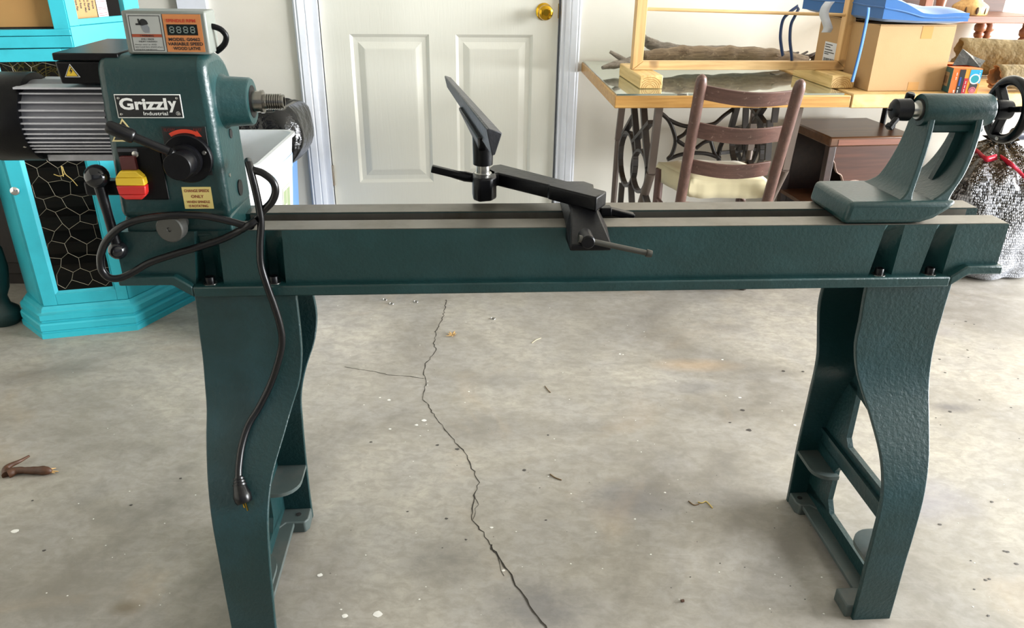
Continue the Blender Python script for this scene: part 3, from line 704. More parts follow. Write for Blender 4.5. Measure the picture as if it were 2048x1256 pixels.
mb = MB(); mb.box((CAPX + .005, MY - .02, MZ - .068), (HU0 + .006, MY + .02, MZ - .058)); part('motor_foot', mb, FINM, mot, smooth=0)
# terminal box on the motor
ty0 = .012; zt = FL.w(105, 106, ty0).z; zb_ = FL.w(112, 168, ty0 + .004).z; xa = FL.w(102, 106, ty0).x
mb = MB(); mb.hexa([(xa + .003, ty0 + .004, zb_), (HU0 + .04, ty0 + .004, zb_), (HU0 + .04, ty0 + .19, zb_), (xa + .003, ty0 + .19, zb_)],
                   [(xa + .001, ty0 + .001, zt - .012), (HU0 + .04, ty0 + .001, zt - .012), (HU0 + .04, ty0 + .20, zt - .012), (xa + .001, ty0 + .20, zt - .012)])
tb = part('terminal_box', mb, BLACK, lathe, 'black terminal box on the motor', bevel=.003)
mb = MB(); mb.box((xa, ty0, zt - .011), (HU0 + .042, ty0 + .205, zt)); part('box_lid', mb, BLACK, tb, bevel=.002)
c = FL.w(146, 154, ty0 + .003); mb = MB(); yy_ = ty0 + .0005
def tri2(m, c, hw, h, y): m.prism([(c.x - hw, y, c.z), (c.x + hw, y, c.z), (c.x, y, c.z + h)], (0, .003, 0))
m = MB(); tri2(m, c, .0112, .0195, yy_ + .0006); part('triangle_border', m, WHITEP, tb, smooth=0)
c2 = c.copy(); c2.z += .0009; m = MB(); tri2(m, c2, .0098, .0172, yy_ + .0002); part('triangle_edge', m, BLACKP, tb, smooth=0)
c2.z += .0009; m = MB(); tri2(m, c2, .0083, .0146, yy_ - .0002); part('triangle_field', m, YEL, tb, smooth=0)
m = MB(); k = [(.001, .012), (-.002, .007), (.0002, .007), (-.001, .003), (.003, .0085), (.0006, .0085), (.0022, .012)]
m.prism([(c2.x + a, yy_ - .0002, c2.z + b) for a, b in k], (0, -.0004, 0)); part('lightning_print', m, BLACKP, tb, smooth=0)
# ---- headstock clamp lever at the far left and clamp knob
ba = FL.w(194, 353, -.01); bb = FL.w(236, 500, -.01)
mb = MB(); mb.tube([ba, lerp(ba, bb, .5), bb], [.0095, .0075, .0085], 12); lv = part('clamp_lever', mb, BLACKM, lathe, 'black lever with a ball at each end')
mb = MB(); mb.ball(ba, .019, 20); part('ball_knob', mb, mat('black_bakelite', '#101114', .15), lv)
mb = MB(); mb.ball(bb, .0155, 20); part('ball_knob', mb, mat('black_bakelite_small', '#141518', .15), lv)
mb = MB(); p = FL.w(212, 372, .02); mb.box((p.x - .028, .004, p.z - .012), (p.x + .05, .03, p.z + .012)); part('lever_bracket', mb, BLACKM, lv, bevel=.004)
p = FL.w(338, 463, -.035); mb = MB(); mb.lathe([(0, .0135), (.025, .0135), (.026, .0225), (.043, .0225), (.045, .0205), (.045, .004), (.043, .003)], (p.x + .006, .010, p.z + .003), (-.12, -1, 0), 26)
part('clamp_knob', mb, mat('worn_dark_steel', '#4b4b48', .45, .6, var=.2), lathe, 'round dark steel knob under the headstock')
# ---- power cord: one long black cord looped on the bed and hanging down the left leg, with its plug
def on_leg(px, py, y0=-.022, gap=.010):
    y = y0
    for _ in range(8):
        p = FL.w(px, py, y); y = min(y0, yf(max(0, min(.67, p.z))) - gap) if p.z < .67 else y0
    return FL.w(px, py, y)
CR = .0062
loop = [FL.w(x, y, w) for x, y, w in [(496,322,.03),(503,338,-.005),(525,346,-.012),(545,362,-.014),(551,382,-.014),(544,403,-.012),(528,420,-.010),(505,447,-.012),(496,452,-.016),(450,440,-.022),(400,431,-.030),(340,431,-.034),(280,439,-.032),(240,455,-.034),(213,482,-.034),(203,505,-.034),
        (201,520,-.032),(204,540,-.032),(218,555,-.032),(240,556,-.030),(265,545,-.026),(300,525,-.022),(350,508,-.020),(400,493,-.018),(445,478,-.016),(480,461,-.014),(498,450,-.024),(512,440,-.02)]]
mb = MB(); mb.tube(smooth_path(loop, 6), CR, 10)
hang = [FL.w(x, y, w) for x, y, w in [(497,325,-.004),(502,345,-.012),(511,380,-.014),(519,420,-.014),(522,450,-.016),(520,490,-.020),(522,530,-.024)]] + [on_leg(x, y, -.028) for x, y in [(533,568),(548,610),(560,650),(564,685),(556,725),(541,768),(518,815),(497,850),(484,890),(478,930),(477,955)]]
mb.tube(smooth_path(hang, 6), CR, 10)
cord = part('power_cord', mb, RUBBER, lathe, 'black power cord looped over the bed and hanging down the left leg', smooth=60)
pa, pb, pc, pd = on_leg(477, 952), on_leg(480, 972), on_leg(484, 990), on_leg(489, 1006)
mb = MB(); mb.tube([pa, lerp(pa, pb, .5), pb, lerp(pb, pc, .6), pc, lerp(pc, pd, .7), pd], [.0065, .009, .0115, .0135, .0155, .0150, .0120], 12); part('plug', mb, RUBBER, cord)
mb = MB(); q = pd + (pd - pc).normalized() * .014; mb.bar(pd + Vector((.002, 0, 0)), q + Vector((.002, 0, 0)), .0065, .0016, (1, 0, 0)); mb.bar(pd + Vector((-.004, .004, 0)), q + Vector((-.004, .004, .003)), .0065, .0016, (1, 0, 0)); part('prong', mb, BRASS, cord, smooth=0)
for k in range(3):
    t = lerp(pa, pb, .25 + k*.3); d = (pb - pa).normalized(); mb = MB(); mb.lathe([(-.0016, .0075 + .0012*k), (-.0016, .0095 + .0013*k), (.0016, .0095 + .0013*k), (.0016, .0075 + .0012*k)], t, d, 14); part('strain_ring', mb, RUBBER, cord)
# ---- tool rest: clamp base across the bed, swinging arm, post and rest bar
mb = MB(); u0_, u1_ = .090, .160
side = [(-.060, .768), (-.060, .779), (.030, .812), (.185, .812), (.25, .800), (.25, .7895), (-.003, .7895), (-.003, .768)]
ins = [.0, .0, .012, .012, .02, .012, 0, 0]
mb.hexa([(u0_ + i, y, z) for (y, z), i in zip(side, ins)], [(u1_ - i + (.02 if y > .15 else 0), y, z) for (y, z), i in zip(side, ins)])
tr_ = part('tool_rest_base', mb, BLACKM, lathe, 'black clamp base of the tool rest across the bed', bevel=.003)
p = FL.w(1176, 486, -.072); mb = MB(); mb.lathe([(-.025, .0115), (.012, .0115), (.014, .0095), (.014, 0)], (p.x, -.062, p.z + .002), (0, -1, 0), 20); part('cam_boss', mb, BLACKM, tr_)
qa, qb = FL.w(1157, 477, -.07), FL.w(1303, 508, -.07); DST = mat('dark_steel_rod', '#45443f', .4, .7, var=.2)
mb = MB(); mb.tube([qa, lerp(qa, qb, .94)], .0048, 12); mb.tube([qa, lerp(qa, qb, .04)], .0062, 12); mb.tube([lerp(qa, qb, .925), lerp(qa, qb, .94), qb], [.006, .0068, .0060], 12); part('cam_handle', mb, DST, tr_)
ZA = .836
A = lambda x, y: FL.z(x, y, ZA)
tp = [A(1002, 328), A(1214, 382), A(1193, 395), A(1098, 371.5), A(1096, 369.5), A(996, 346), A(984, 349), A(972, 340), A(985, 330)]
mb = MB(); mb.prism(tp, (0, 0, -.026)); arm = part('tool_rest_arm', mb, BLACKM, lathe, 'long black arm of the tool rest', bevel=.003)
pc_ = A(966, 346)
mb = MB(); ca = [A(944, 346), A(948, 341), A(978, 336), A(993, 343), A(993, 352), A(984, 357), A(958, 359), A(946, 355)]
mb.prism(ca, (0, 0, -.044)); part('arm_block', mb, BLACKM, arm, bevel=.004)
mb = MB(); mb.cyl((pc_.x, pc_.y, ZA - .02), (pc_.x, pc_.y, ZA + .030), .0125, 24); part('post', mb, STEEL, arm, 'bare steel post')
mb = MB(); mb.lathe([(0, .0165), (.0008, .0165), (.001, .0125)], (pc_.x, pc_.y, ZA), (0, 0, 1), 24); part('post_bushing', mb, STEEL, arm)
lp = [FL.w(x, y, pc_.y + .002) for x, y in ((948, 356), (930, 353), (915, 350), (885, 343), (863, 337))]
mb = MB(); mb.tube(lp, [.009, .010, .0085, .0062, .0055], 10); mb.bar(lerp(lp[1], lp[2], .2), lp[4], .014, .013); part('lock_lever', mb, BLACKM, arm, bevel=.002)
l2 = [FL.w(x, y, .075) for x, y in ((1200, 422), (1222, 421), (1240, 424), (1267, 433))]
mb = MB(); mb.bar(l2[0], l2[1], .02, .016); mb.bar(l2[1] - Vector((.004, 0, 0)), l2[3], .018, .012); part('clamp_handle', mb, BLACKM, arm, bevel=.002)
# the rest: tapered bar of triangular section on a round stem
n_, f_ = FL.z(1000, 268, .945), FL.z(893, 156, .970)
ax = (f_ - n_); rt = ax.cross(Vector((0, 0, 1))).normalized()
def sec(c, k): return [c + rt*a*k + Vector((0, 0, b*k)) for a, b in [(-.0225, .008), (-.0185, .0095), (.004, .001), (.0025, -.003), (-.008, -.034), (-.013, -.036), (-.021, .0)]]
mb = MB(); mb.hexa(sec(n_ + rt*.0, 1.0), sec(f_ + rt*.008, .55)); rest = part('tool_rest', mb, mat('worn_black_casting', '#26272b', .38, .35, var=.35, vscale=30, bmp=.5, bscale=120, dirt='#5b5b60', dirt_amt=.35), lathe, 'worn black tool rest bar on a steel post', bevel=.0015)
mid = lerp(n_, f_, .40); zb0 = ZA + .016
ztop = mid.z - .028
mb = MB(); mb.lathe([(0, .0165), (.001, .0185), (ztop - zb0 - .03, .0195), (ztop - zb0 + .0, .0205)], (pc_.x, pc_.y, zb0), (0, 0, 1), 24)
part('rest_stem', mb, BLACKM, rest)
b1, b2 = lerp(n_, f_, .16) - rt*.012 - Vector((0, 0, .026)), lerp(n_, f_, .60) - rt*.008 - Vector((0, 0, .018))
b3 = Vector((pc_.x, pc_.y + .017, ztop - .045)); b4 = Vector((pc_.x, pc_.y - .017, ztop - .045))
mb = MB(); mb.prism([b1 - rt*.009, b2 - rt*.007, b3 - rt*.009, b4 - rt*.009], rt * .017); part('rest_gusset', mb, BLACKM, rest, bevel=.004)
# ---- tailstock
mb = MB(); mb.prism([(.580, 0, .7895), (.698, 0, .7895), (.722, 0, .7905), (.745, 0, .798), (.768, 0, .814), (.784, 0, .830), (.586, 0, .829)], (0, .148, 0))
ts = part('tailstock', mb, GREEN, lathe, bevel=.010, seg=3, smooth=50)
def tplate(name, pix, th, wtop, wbot):
    pts = smooth_path([FL.w(x, y, w) for x, y, w in pix], 5); m = MB(); rows = []
    for i, p in enumerate(pts):
        t = i / (len(pts) - 1); b = wtop + (wbot - wtop) * t ** 2.2
        fl_ = .0 if t < .8 else (t - .8) ** 2 * .35
        rows.append([(p.x - th/2 - fl_, p.y, p.z), (p.x + th/2 + fl_*.4, p.y, p.z), (p.x + th/2 + fl_*.4, b, p.z), (p.x - th/2 - fl_*2.2, b, p.z)])
    m.grid(rows, True); m.add(rows[0], [[0,1,2,3]]); m.add(rows[-1], [[0,1,2,3]])
    return part(name, m, GREEN, ts, bevel=.0025, smooth=45)
tplate('support', [(1868,228,.048),(1857,275,.042),(1842,325,.034),(1826,372,.024),(1813,408,.012)], .012, .108, .140)
tplate('support', [(1964,228,.048),(1956,265,.042),(1941,312,.034),(1919,358,.024),(1886,402,.010)], .012, .108, .140)
TZ, TY = .975, .071
mb = MB(); mb.lathe([(0, .0), (0, .020), (0, .0265), (.002, .0275), (.122, .0275), (.125, .0262), (.125, .012)], (.713, TY, TZ), (1, 0, 0), 44); part('barrel', mb, GREEN, ts)
mb = MB(); mb.lathe([(0, .019), (-.0006, .019), (-.0006, .009)], (.713, TY, TZ), (1, 0, 0), 30); part('barrel_bore', mb, DARK, ts)
a = FL.w(1880, 262, .07); mb = MB(); mb.box((.735, .058, a.z - .001), (.832, .084, TZ - .02)); part('upper_web', mb, GREEN, ts, bevel=.004)
rb = [FL.w(x, y, .078) for x, y in ((1912, 255), (1905, 275), (1885, 318), (1862, 358), (1848, 378))]
mb = MB()
for p, q in zip(rb, rb[1:]): mb.hexa([(p.x - .002, .072, p.z), (p.x + .04, .072, p.z), (p.x + .04, .084, p.z), (p.x - .002, .084, p.z)], [(q.x - .002, .072, q.z), (q.x + .03, .072, q.z), (q.x + .03, .084, q.z), (q.x - .002, .084, q.z)])
part('rib', mb, GREEN, ts, smooth=60)
mb = MB(); mb.lathe([(0, .0125), (.018, .0125), (.018, .016), (.022, .016)], (.691, TY, TZ), (1, 0, 0), 28); part('quill', mb, STEEL, ts)
mb = MB(); mb.lathe([(-.0005, .0), (.010, .0028), (.0105, .0085), (.013, .0155), (.016, .0185), (.041, .0192), (.043, .0175), (.046, .012)], (.652, TY, TZ), (1, 0, 0), 36); part('live_center', mb, BLACKM, ts, 'black live centre with a pointed tip', smooth=30)
la_, lb_ = FL.w(1795, 236, .05), FL.w(1776, 257, .045)
mb = MB(); mb.bar(la_, lb_, .009, .008); mb.bar(lerp(la_, lb_, .6), lb_, .013, .010); part('quill_lock_lever', mb, BLACK, ts, bevel=.002)
p = FL.w(1817, 196, .10); mb = MB(); mb.lathe([(0, .008), (.012, .008), (.014, .006), (.014, 0)], (p.x, .098, p.z - .004), (0, -.2, 1), 18); part('lock_knob', mb, BLACK, ts)
HWU = .874; mb = MB()
R0, NR = .0500, 48; rows = []
for k in range(NR):
    a = 2*pi*k/NR; c = Vector((HWU, TY, TZ)); rd = Vector((0, cos(a), sin(a)))
    rows.append([c + rd*(R0 + .0085*cos(b)) + Vector((.0085*sin(b), 0, 0)) for b in [2*pi*j/12 for j in range(12)]])
rows.append(rows[0]); mb.grid(rows, True)
hwl = part('handwheel', mb, mat('handwheel_black', '#08090b', .22, var=.2, spec=.3), ts, smooth=60)
mb = MB()
mb2 = MB(); mb2.lathe([(-.038, .0125), (-.028, .0125), (-.026, .017), (-.012, .0175), (.004, .016), (.006, .010)], (HWU, TY, TZ), (1, 0, 0), 24); part('wheel_hub', mb2, BLACK, ts)
for ang in (168, 288, 48):
    rd = Vector((0, cos(radians(ang)), sin(radians(ang)))); mb = MB(); c = Vector((HWU - .002, TY, TZ)); mb.bar(c + rd*.008, c + rd*.047, .010, .016, (1, 0, 0)); part('spoke', mb, BLACK, ts, bevel=.002)
c = Vector((HWU - .0085, TY, TZ)) + Vector((0, cos(radians(262)), sin(radians(262)))) * .049; mb = MB(); mb.lathe([(0, .0035), (-.002, .003), (-.0022, 0)], c, (1, 0, 0), 12); part('handle_screw', mb, STEEL, ts)
# ================================================================== sewing-machine desk against the wall
ZD = .805
YW = wood('yellow_pine', '#b98a48', '#d0aa68', 0, .45, 10, knots=False); YWD = wood('desk_oak', '#a87434', '#c49a58', 0, .4, 9)
PINE = wood('light_pine', '#c99a60', '#e3c18c', 0, .55, 9, knots=True); PINEV = wood('light_pine_upright', '#c59358', '#dcb67e', 2, .55, 9, knots=True); PINED = wood('pine_foot', '#c9a05c', '#e6c88c', 1, .55, 9, knots=True)
IRON = mat('treadle_iron', '#2b2724', .42, .3, var=.25, vscale=12, dirt='#4d4034', dirt_amt=.4)
IRONL = mat('treadle_post_iron', '#5c5048', .45, .3, var=.2, vscale=12)
fl_, bl_ = FW.z(1232, 189, ZD), FW.z(1163, 121, ZD); fr_ = FW.z(1702, 186, ZD)
FD = (fl_.y + fr_.y) / 2; SR = fr_.x
zb1 = FW.w(1230, 217, FD).z
GT = .006
desk = thing('treadle_desk', 'wooden desk with a mirror-like glass sheet on black sewing machine treadle legs', 'desk', FW, ((fl_.x + SR) / 2, FD / 2, 0))
mb = MB(); mb.prism([(fl_.x, FD, zb1), (SR, FD, zb1), (SR, -.006, zb1), (bl_.x, -.006, zb1)], (0, 0, ZD - GT - zb1)); part('desktop', mb, YWD, desk, bevel=.003)
m, nt, b = base_mat('silvered_glass', .04, .85, .6, .3); b.inputs['Base Color'].default_value = (*lin('#c6cfc4'), 1); f = noise_node(nt, mapped(nt), 5, 6)
nt.links.new(ramp(nt, f, [(.45, .02), (.8, .16)]), b.inputs['Roughness']); GLASS = m
gx = FW.z(1688, 186, ZD).x
mb = MB(); mb.prism([(fl_.x + .006, FD + .004, ZD - GT), (gx, FD + .004, ZD - GT), (gx, -.012, ZD - GT), (bl_.x + .004, -.012, ZD - GT)], (0, 0, GT)); part('glass_sheet', mb, GLASS, desk, 'mirror-like glass sheet', smooth=0)
def frame_iron(name, s, posts, ells, bars, m=IRON):
    T = lambda x, y: FW.u(x, y, s)
    mm = MB()
    for q in bars:
        pts = [T(*p) for p in q[:-1]]
        for a, b in zip(pts, pts[1:]): mm.bar(a, b, q[-1], .022, (1, 0, 0))
    for cx, cy, rx, ry in ells:
        pts = [T(cx + rx*cos(2*pi*k/24), cy + ry*sin(2*pi*k/24)) for k in range(25)]
        for a, b in zip(pts, pts[1:]): mm.bar(a, b, .010, .020, (1, 0, 0))
    o = part(name, mm, m, desk, smooth=30)
    mm = MB()
    for (x0, y0), (x1, y1), r0_, r1_ in posts:
        a, b = T(x0, y0), T(x1, y1); mm.bar(a, b, r0_, .024, (1, 0, 0))
        g = Vector((b.x, max(FW.z(1295, 555, 0).y, b.y), 0)); mm.tube([b, g], [r1_, r1_], 10)
    part('post', mm, IRONL, o, smooth=40)
    return o
sL = FW.w(1318, 219, -.76).x; sR_ = FW.w(1598, 219, -.76).x
frame_iron('side_frame', sL, [((1318, 214), (1302, 346), .020, .016), ((1244, 214), (1236, 280), .016, .012)],
    [(1256, 318, 15, 54), (1281, 342, 15, 42)],
    [[(1287, 214), (1291, 270), (1297, 335), .016], [(1268, 214), (1272, 260), (1276, 300), .014], [(1302, 244), (1268, 284), .014], [(1268, 232), (1248, 268), .012], [(1262, 372), (1264, 412), .012], [(1288, 384), (1296, 410), .012], [(1244, 366), (1240, 415), .012]])
frame_iron('side_frame', sR_, [((1598, 214), (1570, 338), .020, .016), ((1510, 214), (1500, 300), .016, .012)],
    [(1478, 292, 14, 38), (1510, 300, 15, 34)],
    [[(1474, 214), (1461, 262), .018], [(1492, 214), (1488, 300), .012], [(1528, 214), (1500, 255), (1478, 300), .014], [(1505, 214), (1532, 250), .014], [(1552, 214), (1548, 245), .012], [(1520, 240), (1525, 320), .012], [(1540, 240), (1535, 320), .012]])
mb = MB(); C_ = lambda x, y: FW.w(1120 + .3344*x, .3344*y, -.20)
for q in ([(600,672),(650,720),(680,790),(690,850),(670,920),(645,950)], [(640,710),(700,740),(760,755),(810,742)], [(700,828),(745,800),(775,755)], [(700,840),(750,872),(800,892)], [(1045,645),(980,692),(925,738),(860,752)],
          [(640,955),(720,925),(800,915),(880,920),(955,945)], [(900,838),(925,915),(955,950)], [(812,888),(860,852),(905,838)], [(690, 842), (710, 834)]):
    mb.tube(smooth_path([C_(*p) for p in q], 5), .0085, 8)
part('brace', mb, IRON, desk, smooth=60)
mb = MB(); c = FW.w(1476, 302, -.16); rows = []
for k in range(33):
    a = 2*pi*k/32; rd = Vector((cos(a)*.75, .25*cos(a), sin(a))).normalized(); rows.append([c + rd*(.10 + .010*cos(t)) + Vector((-.2, 1, 0)).normalized()*.010*sin(t) for t in [2*pi*j/8 for j in range(8)]])
mb.grid(rows, True)
for k in range(3):
    a = pi*k/3; rd = Vector((cos(a)*.75, .25*cos(a), sin(a))).normalized(); mb.bar(c - rd*.1, c + rd*.1, .014, .012, (0, 1, 0))
part('treadle_wheel', mb, IRON, desk, smooth=60)
p = FW.w(1470, 270, -.3); mb = MB(); mb.box((sL + .02, -.45, .12), (sR_ - .02, -.425, .15)); mb.box((sL + .1, -.60, .10), (sR_ - .1, -.32, .115)); part('treadle_plate', mb, IRON, desk, smooth=0)

# ---- folding table with a wooden board to the right of the desk
zt2, zb2 = ZD - .001, FW.w(1704, 214, FD).z - .004
tab = thing('folding_table', 'wooden board table with black metal legs to the right of the desk', 'table', FW, (SR + .7, FD/2, 0))
def spalted():
    m, nt, b = base_mat('spalted_board', .45)
    f = noise_node(nt, mapped(nt, (5, 12, 12)), 1.8, 7, .6, 1.4); col = mix_node(nt, ramp(nt, f, [(.3, 0.0), (.7, 1.0)]), lin('#bd9150'), lin('#d4b47c'))
    w = ramp(nt, noise_node(nt, mapped(nt, (7, 9, 16)), 2.4, 4, .6, 2.5), [(.49, 0.0), (.505, .8), (.52, 0.0)]); g = ramp(nt, noise_node(nt, mapped(nt), 5, 2), [(.48, 0.0), (.6, 1.0)])
    mm = nt.nodes.new('ShaderNodeMath'); mm.operation = 'MULTIPLY'; nt.links.new(w, mm.inputs[0]); nt.links.new(g, mm.inputs[1])
    col = mix_node(nt, mm.outputs[0], col, lin('#4a3018')); nt.links.new(col, b.inputs['Base Color']); return m
mb = MB(); mb.box((SR + .003, FD - .002, zb2), (2.75, -.008, zt2)); part('board', mb, spalted(), tab, bevel=.003)
for px, py, dd in ((1793, 216, -.22), (1771, 218, -.16), (1991, 292, -.12), (1982, 292, -.10)):
    p = FW.w(px, py, dd); mb = MB(); mb.tube([(p.x, p.y, zb2), (p.x, p.y, .0)], .0115, 10); part('leg', mb, BLACK, tab)
p = FW.w(2040, 268, -.30); mb = MB(); mb.cyl((p.x - .03, p.y, p.z), (p.x + .5, p.y + .02, p.z), .026, 18)
part('cross_tube', mb, mat('navy_tube', '#1c2438', .35), tab, 'dark blue cross tube')
# ---- driftwood on the glass
def drift(name, pts, rad, m, label, group=None, knots=()):
    pts = [Vector(p) for p in pts]; sp = smooth_path(pts, 12); N = len(sp); rr = []
    for i in range(N):
        t = i/(N-1)*(len(rad)-1); k = min(int(t), len(rad)-2); rr.append(lerp(rad[k], rad[k+1], t-k) * (1 + .20*mnoise.noise(sp[i]*22) + .08*mnoise.noise(sp[i]*70)))
    sp = [p + Vector((mnoise.noise(p*9), mnoise.noise(p*9 + Vector((5, 0, 0))), mnoise.noise(p*9 + Vector((0, 5, 0)))))*.006 for p in sp]
    b = MB(); b.tube(sp, rr, 12)
    base = Vector((sum(p.x for p in pts)/len(pts), sum(p.y for p in pts)/len(pts), ZD))
    o = solo(name, b, m, FW, base, label, 'branch', group, smooth=60)
    for i, (t, dv, l, r) in enumerate(knots):
        p = sp[int(t*(N-1))]; kb = MB(); dv = Vector(dv).normalized(); kb.tube([p, p + dv*l*.6, p + dv*l], [r*1.5, r*1.1, r*.75], 10); part('knot', kb, m, o, smooth=60)
    return o
DRIFT = wood('driftwood', '#5c4a3a', '#a08c72', 0, .8, 26, ringy=.07, wear='#b9a88e'); DRIFTG = wood('grey_driftwood', '#554c43', '#968c7e', 0, .8, 28, ringy=.07, wear='#aaa091')
W_ = lambda x, y, d: FW.w(x, y, d)
drift('driftwood_branch', [W_(1290,112,-.30), W_(1340,110,-.28), W_(1400,106,-.26), W_(1470,108,-.25), W_(1540,113,-.25), W_(1612,122,-.24)], [.020, .030, .028, .030, .028, .022], DRIFT, 'long brown driftwood branch lying on the glass behind the bottom rail', 'driftwood on the desk', [(.30, (.1, -1, .25), .035, .008), (.02, (-.6, -.5, .4), .03, .012), (.82, (.2, -1, .3), .033, .009)])
drift('driftwood_branch', [W_(1284,74,-.20), W_(1300,86,-.20), W_(1335,97,-.18), W_(1375,102,-.16), W_(1440,102,-.14), W_(1520,104,-.13), W_(1590,112,-.12)], [.014, .022, .024, .020, .021, .018, .012], DRIFTG, 'grey driftwood branch whose thick left end rises behind the frame post', 'driftwood on the desk', [(.10, (.2, -1, .3), .03, .009)])
drift('driftwood_branch', [W_(1204,137,-.40), W_(1230,131,-.37), W_(1256,122,-.34), W_(1272,118,-.26)], [.006, .014, .016, .015], DRIFTG, 'short grey forked driftwood stick at the left end of the glass', 'driftwood on the desk', [(.62, (-1, .1, .55), .075, .008), (.55, (-.3, -.5, -.55), .03, .006)])
rt_ = thing('driftwood_root', 'dark tangled driftwood root beside the left face of the cardboard box', 'root', FW, W_(1600, 122, -.20) * 1.0)
rt_b = BASE[rt_].copy(); rr_ = random.Random(4)
for k in range(9):
    x = 1545 + k*9; q = [W_(x + rr_.uniform(-12, 8), 122 + rr_.uniform(-6, 4), -.21), W_(x + 14, 112 + rr_.uniform(-8, 6), -.23), W_(x + 34 , 104 + rr_.uniform(-4, 14), -.21)]
    mb = MB(); mb.tube(smooth_path(q, 5), [.010 - .0006*(i % 11) for i in range(11)], 7); part('rootlet', mb, mat('dark_root', '#453b33', .8, var=.4, vscale=30) if k == 0 else bpy.data.materials['dark_root'], rt_, smooth=60)
# ---- pine frame on two block feet
zf1 = .848
fd0 = FW.z(1279, 178, ZD).y; RL = FW.z(1285, 140, zf1).y - .004
fr = thing('pine_frame', 'light pine standing frame with a thin dowel, on two block feet', 'frame', FW, (FW.w(1480, 120, RL).x, RL, ZD))
for (xa_, xb_) in ((1279, 1325), (1661, 1708)):
    a, b = FW.w(xa_, 170, fd0), FW.w(xb_, 170, fd0); mb = MB(); mb.box((a.x, fd0, ZD + .0005), (b.x, fd0 + .30, zf1)); o = part('foot', mb, PINED, fr, bevel=.003)
    m = MB(); cx, cz = (a.x + b.x)/2 - .004, ZD + .002
    for R in (.012, .018, .024, .030, .037):
        for k in range(10):
            t0, t1 = pi*k/10, pi*(k+1)/10
            q = [Vector((cx + cos(t)*r*1.1, fd0 - .0004, cz + sin(t)*r*.95)) for r, t in ((R, t0), (R, t1), (R + .0016, t1), (R + .0016, t0))]
            if all(a.x + .002 < v.x < b.x - .002 and v.z < zf1 - .002 for v in q): m.add(q, [[0, 1, 2, 3]])
    part('growth_rings', m, mat('ring_brown', '#a8763c', .6) if xa_ == 1279 else bpy.data.materials['ring_brown'], o, smooth=0, fix=False, kind='stuff')
RZ0, RZ1 = zf1 + .0005, FW.w(1400, 123, RL).z
rx0, rx1 = FW.w(1265, 130, RL).x, FW.w(1693, 140, RL).x
px0, px1 = FW.w(1287, 60, RL).x - .000, FW.w(1684, 60, RL).x
pw = FW.w(1290, 60, RL).x - FW.w(1269, 60, RL).x
mb = MB(); mb.prism([(rx0 + .0, RL, RZ0), (rx1 - .0, RL, RZ0), (rx1 - pw, RL, RZ1), (rx0 + pw, RL, RZ1)], (0, .034, 0)); part('bottom_rail', mb, PINE, fr, bevel=.002)
for s, xx in ((1, rx0), (-1, rx1)):
    mb = MB(); mb.prism([(xx, RL, RZ0 + .0005), (xx + s*pw, RL, RZ1 + .0005), (xx + s*pw, RL, 1.32), (xx, RL, 1.32)], (0, .034, 0)); part('upright', mb, PINEV, fr, bevel=.002)
mb = MB(); mb.box((rx0, RL, 1.32), (rx1, RL + .034, 1.36)); part('top_rail', mb, PINE, fr, bevel=.002)
a, b = FW.w(1297, 18, RL + .015), FW.w(1692, 30, RL + .015); mb = MB(); mb.cyl((rx0 + pw - .005, RL + .015, a.z), (rx1 - pw + .005, RL + .015, b.z), .0055, 12); part('dowel', mb, PINE, fr)
# ---- cardboard box with cushion
o0, o1 = FG.z(1723, 182, ZD), FG.z(1864, 179, ZD); FB = Frame((o0.x + .020, o0.y, 0), radians(7.0)); BWD = (o1 - o0).length - .004
BH = 1.010; BD = .40; bk = Vector((0, BD, BH))
CARD = mat('cardboard', '#ad8a5e', .8, var=.05, vscale=5, bmp=.1, bscale=300, dirt='#9c7442', dirt_amt=.25); TAPE = mat('packing_tape', '#b2854c', .25, var=.05)
cb = thing('cardboard_box', 'large plain cardboard box with a shipping label under the blue cushion', 'box', FB, (BWD/2, BD/2, ZD))
t = .004; mb = MB()
bx0 = bk.x * .35
for q in ([(0,0),(BWD,0),(BWD,t),(t,t)], ):
    mb.box((0, 0, ZD + .0005), (BWD, t, BH)); mb.box((0, BD - t, ZD + .0005), (BWD, BD, BH)); mb.box((0, t, ZD + .0005), (t, BD - t, BH)); mb.box((BWD - t, t, ZD + .0005), (BWD, BD - t, BH)); mb.box((t, t, ZD + .0005), (BWD - t, BD - t, ZD + .004))
part('carton', mb, CARD, cb, smooth=0)
for (a, b, c, d) in ((0, 0, BWD, BD*.48), (0, BD*.52, BWD, BD)):
    mb = MB(); mb.hexa([(a, b, BH + .001), (c, b, BH + .001), (c, d, BH - .006 if b == 0 else BH + .001), (a, d, BH - .006 if b == 0 else BH + .001)], [(a, b, BH + .004), (c, b, BH + .004), (c, d, BH - .003 if b == 0 else BH + .004), (a, d, BH - .003 if b == 0 else BH + .004)]); part('flap', mb, CARD, cb, smooth=0)
for (u, v, w_, h_) in ((.555, .80, .085, .20), (.53, .0, .085, .14)):
    mb = MB(); mb.box((BWD*u, -.0006, lerp(ZD, BH, v) + .002), (BWD*u + w_*BWD*1.7, 0, lerp(ZD, BH, min(1, v + h_)))); part('tape', mb, TAPE, cb, smooth=0)
lb0 = FB.u(1650, 120, 0); lb1 = FB.u(1676, 92, 0); SHP = mat('white_label_paper', '#c9cbd0', .6)
la0, la1 = min(lb0.y, lb1.y), max(lb0.y, lb1.y) + .02; lz0, lz1 = ZD + .035, FB.u(1650, 82, 0).z
mb = MB(); mb.box((-.0006, la0, lz0), (0, la1, lz1)); lab = part('shipping_label', mb, SHP, cb, 'white shipping label', smooth=0)
mb = MB(); hh = lz1 - lz0; ww = la1 - la0
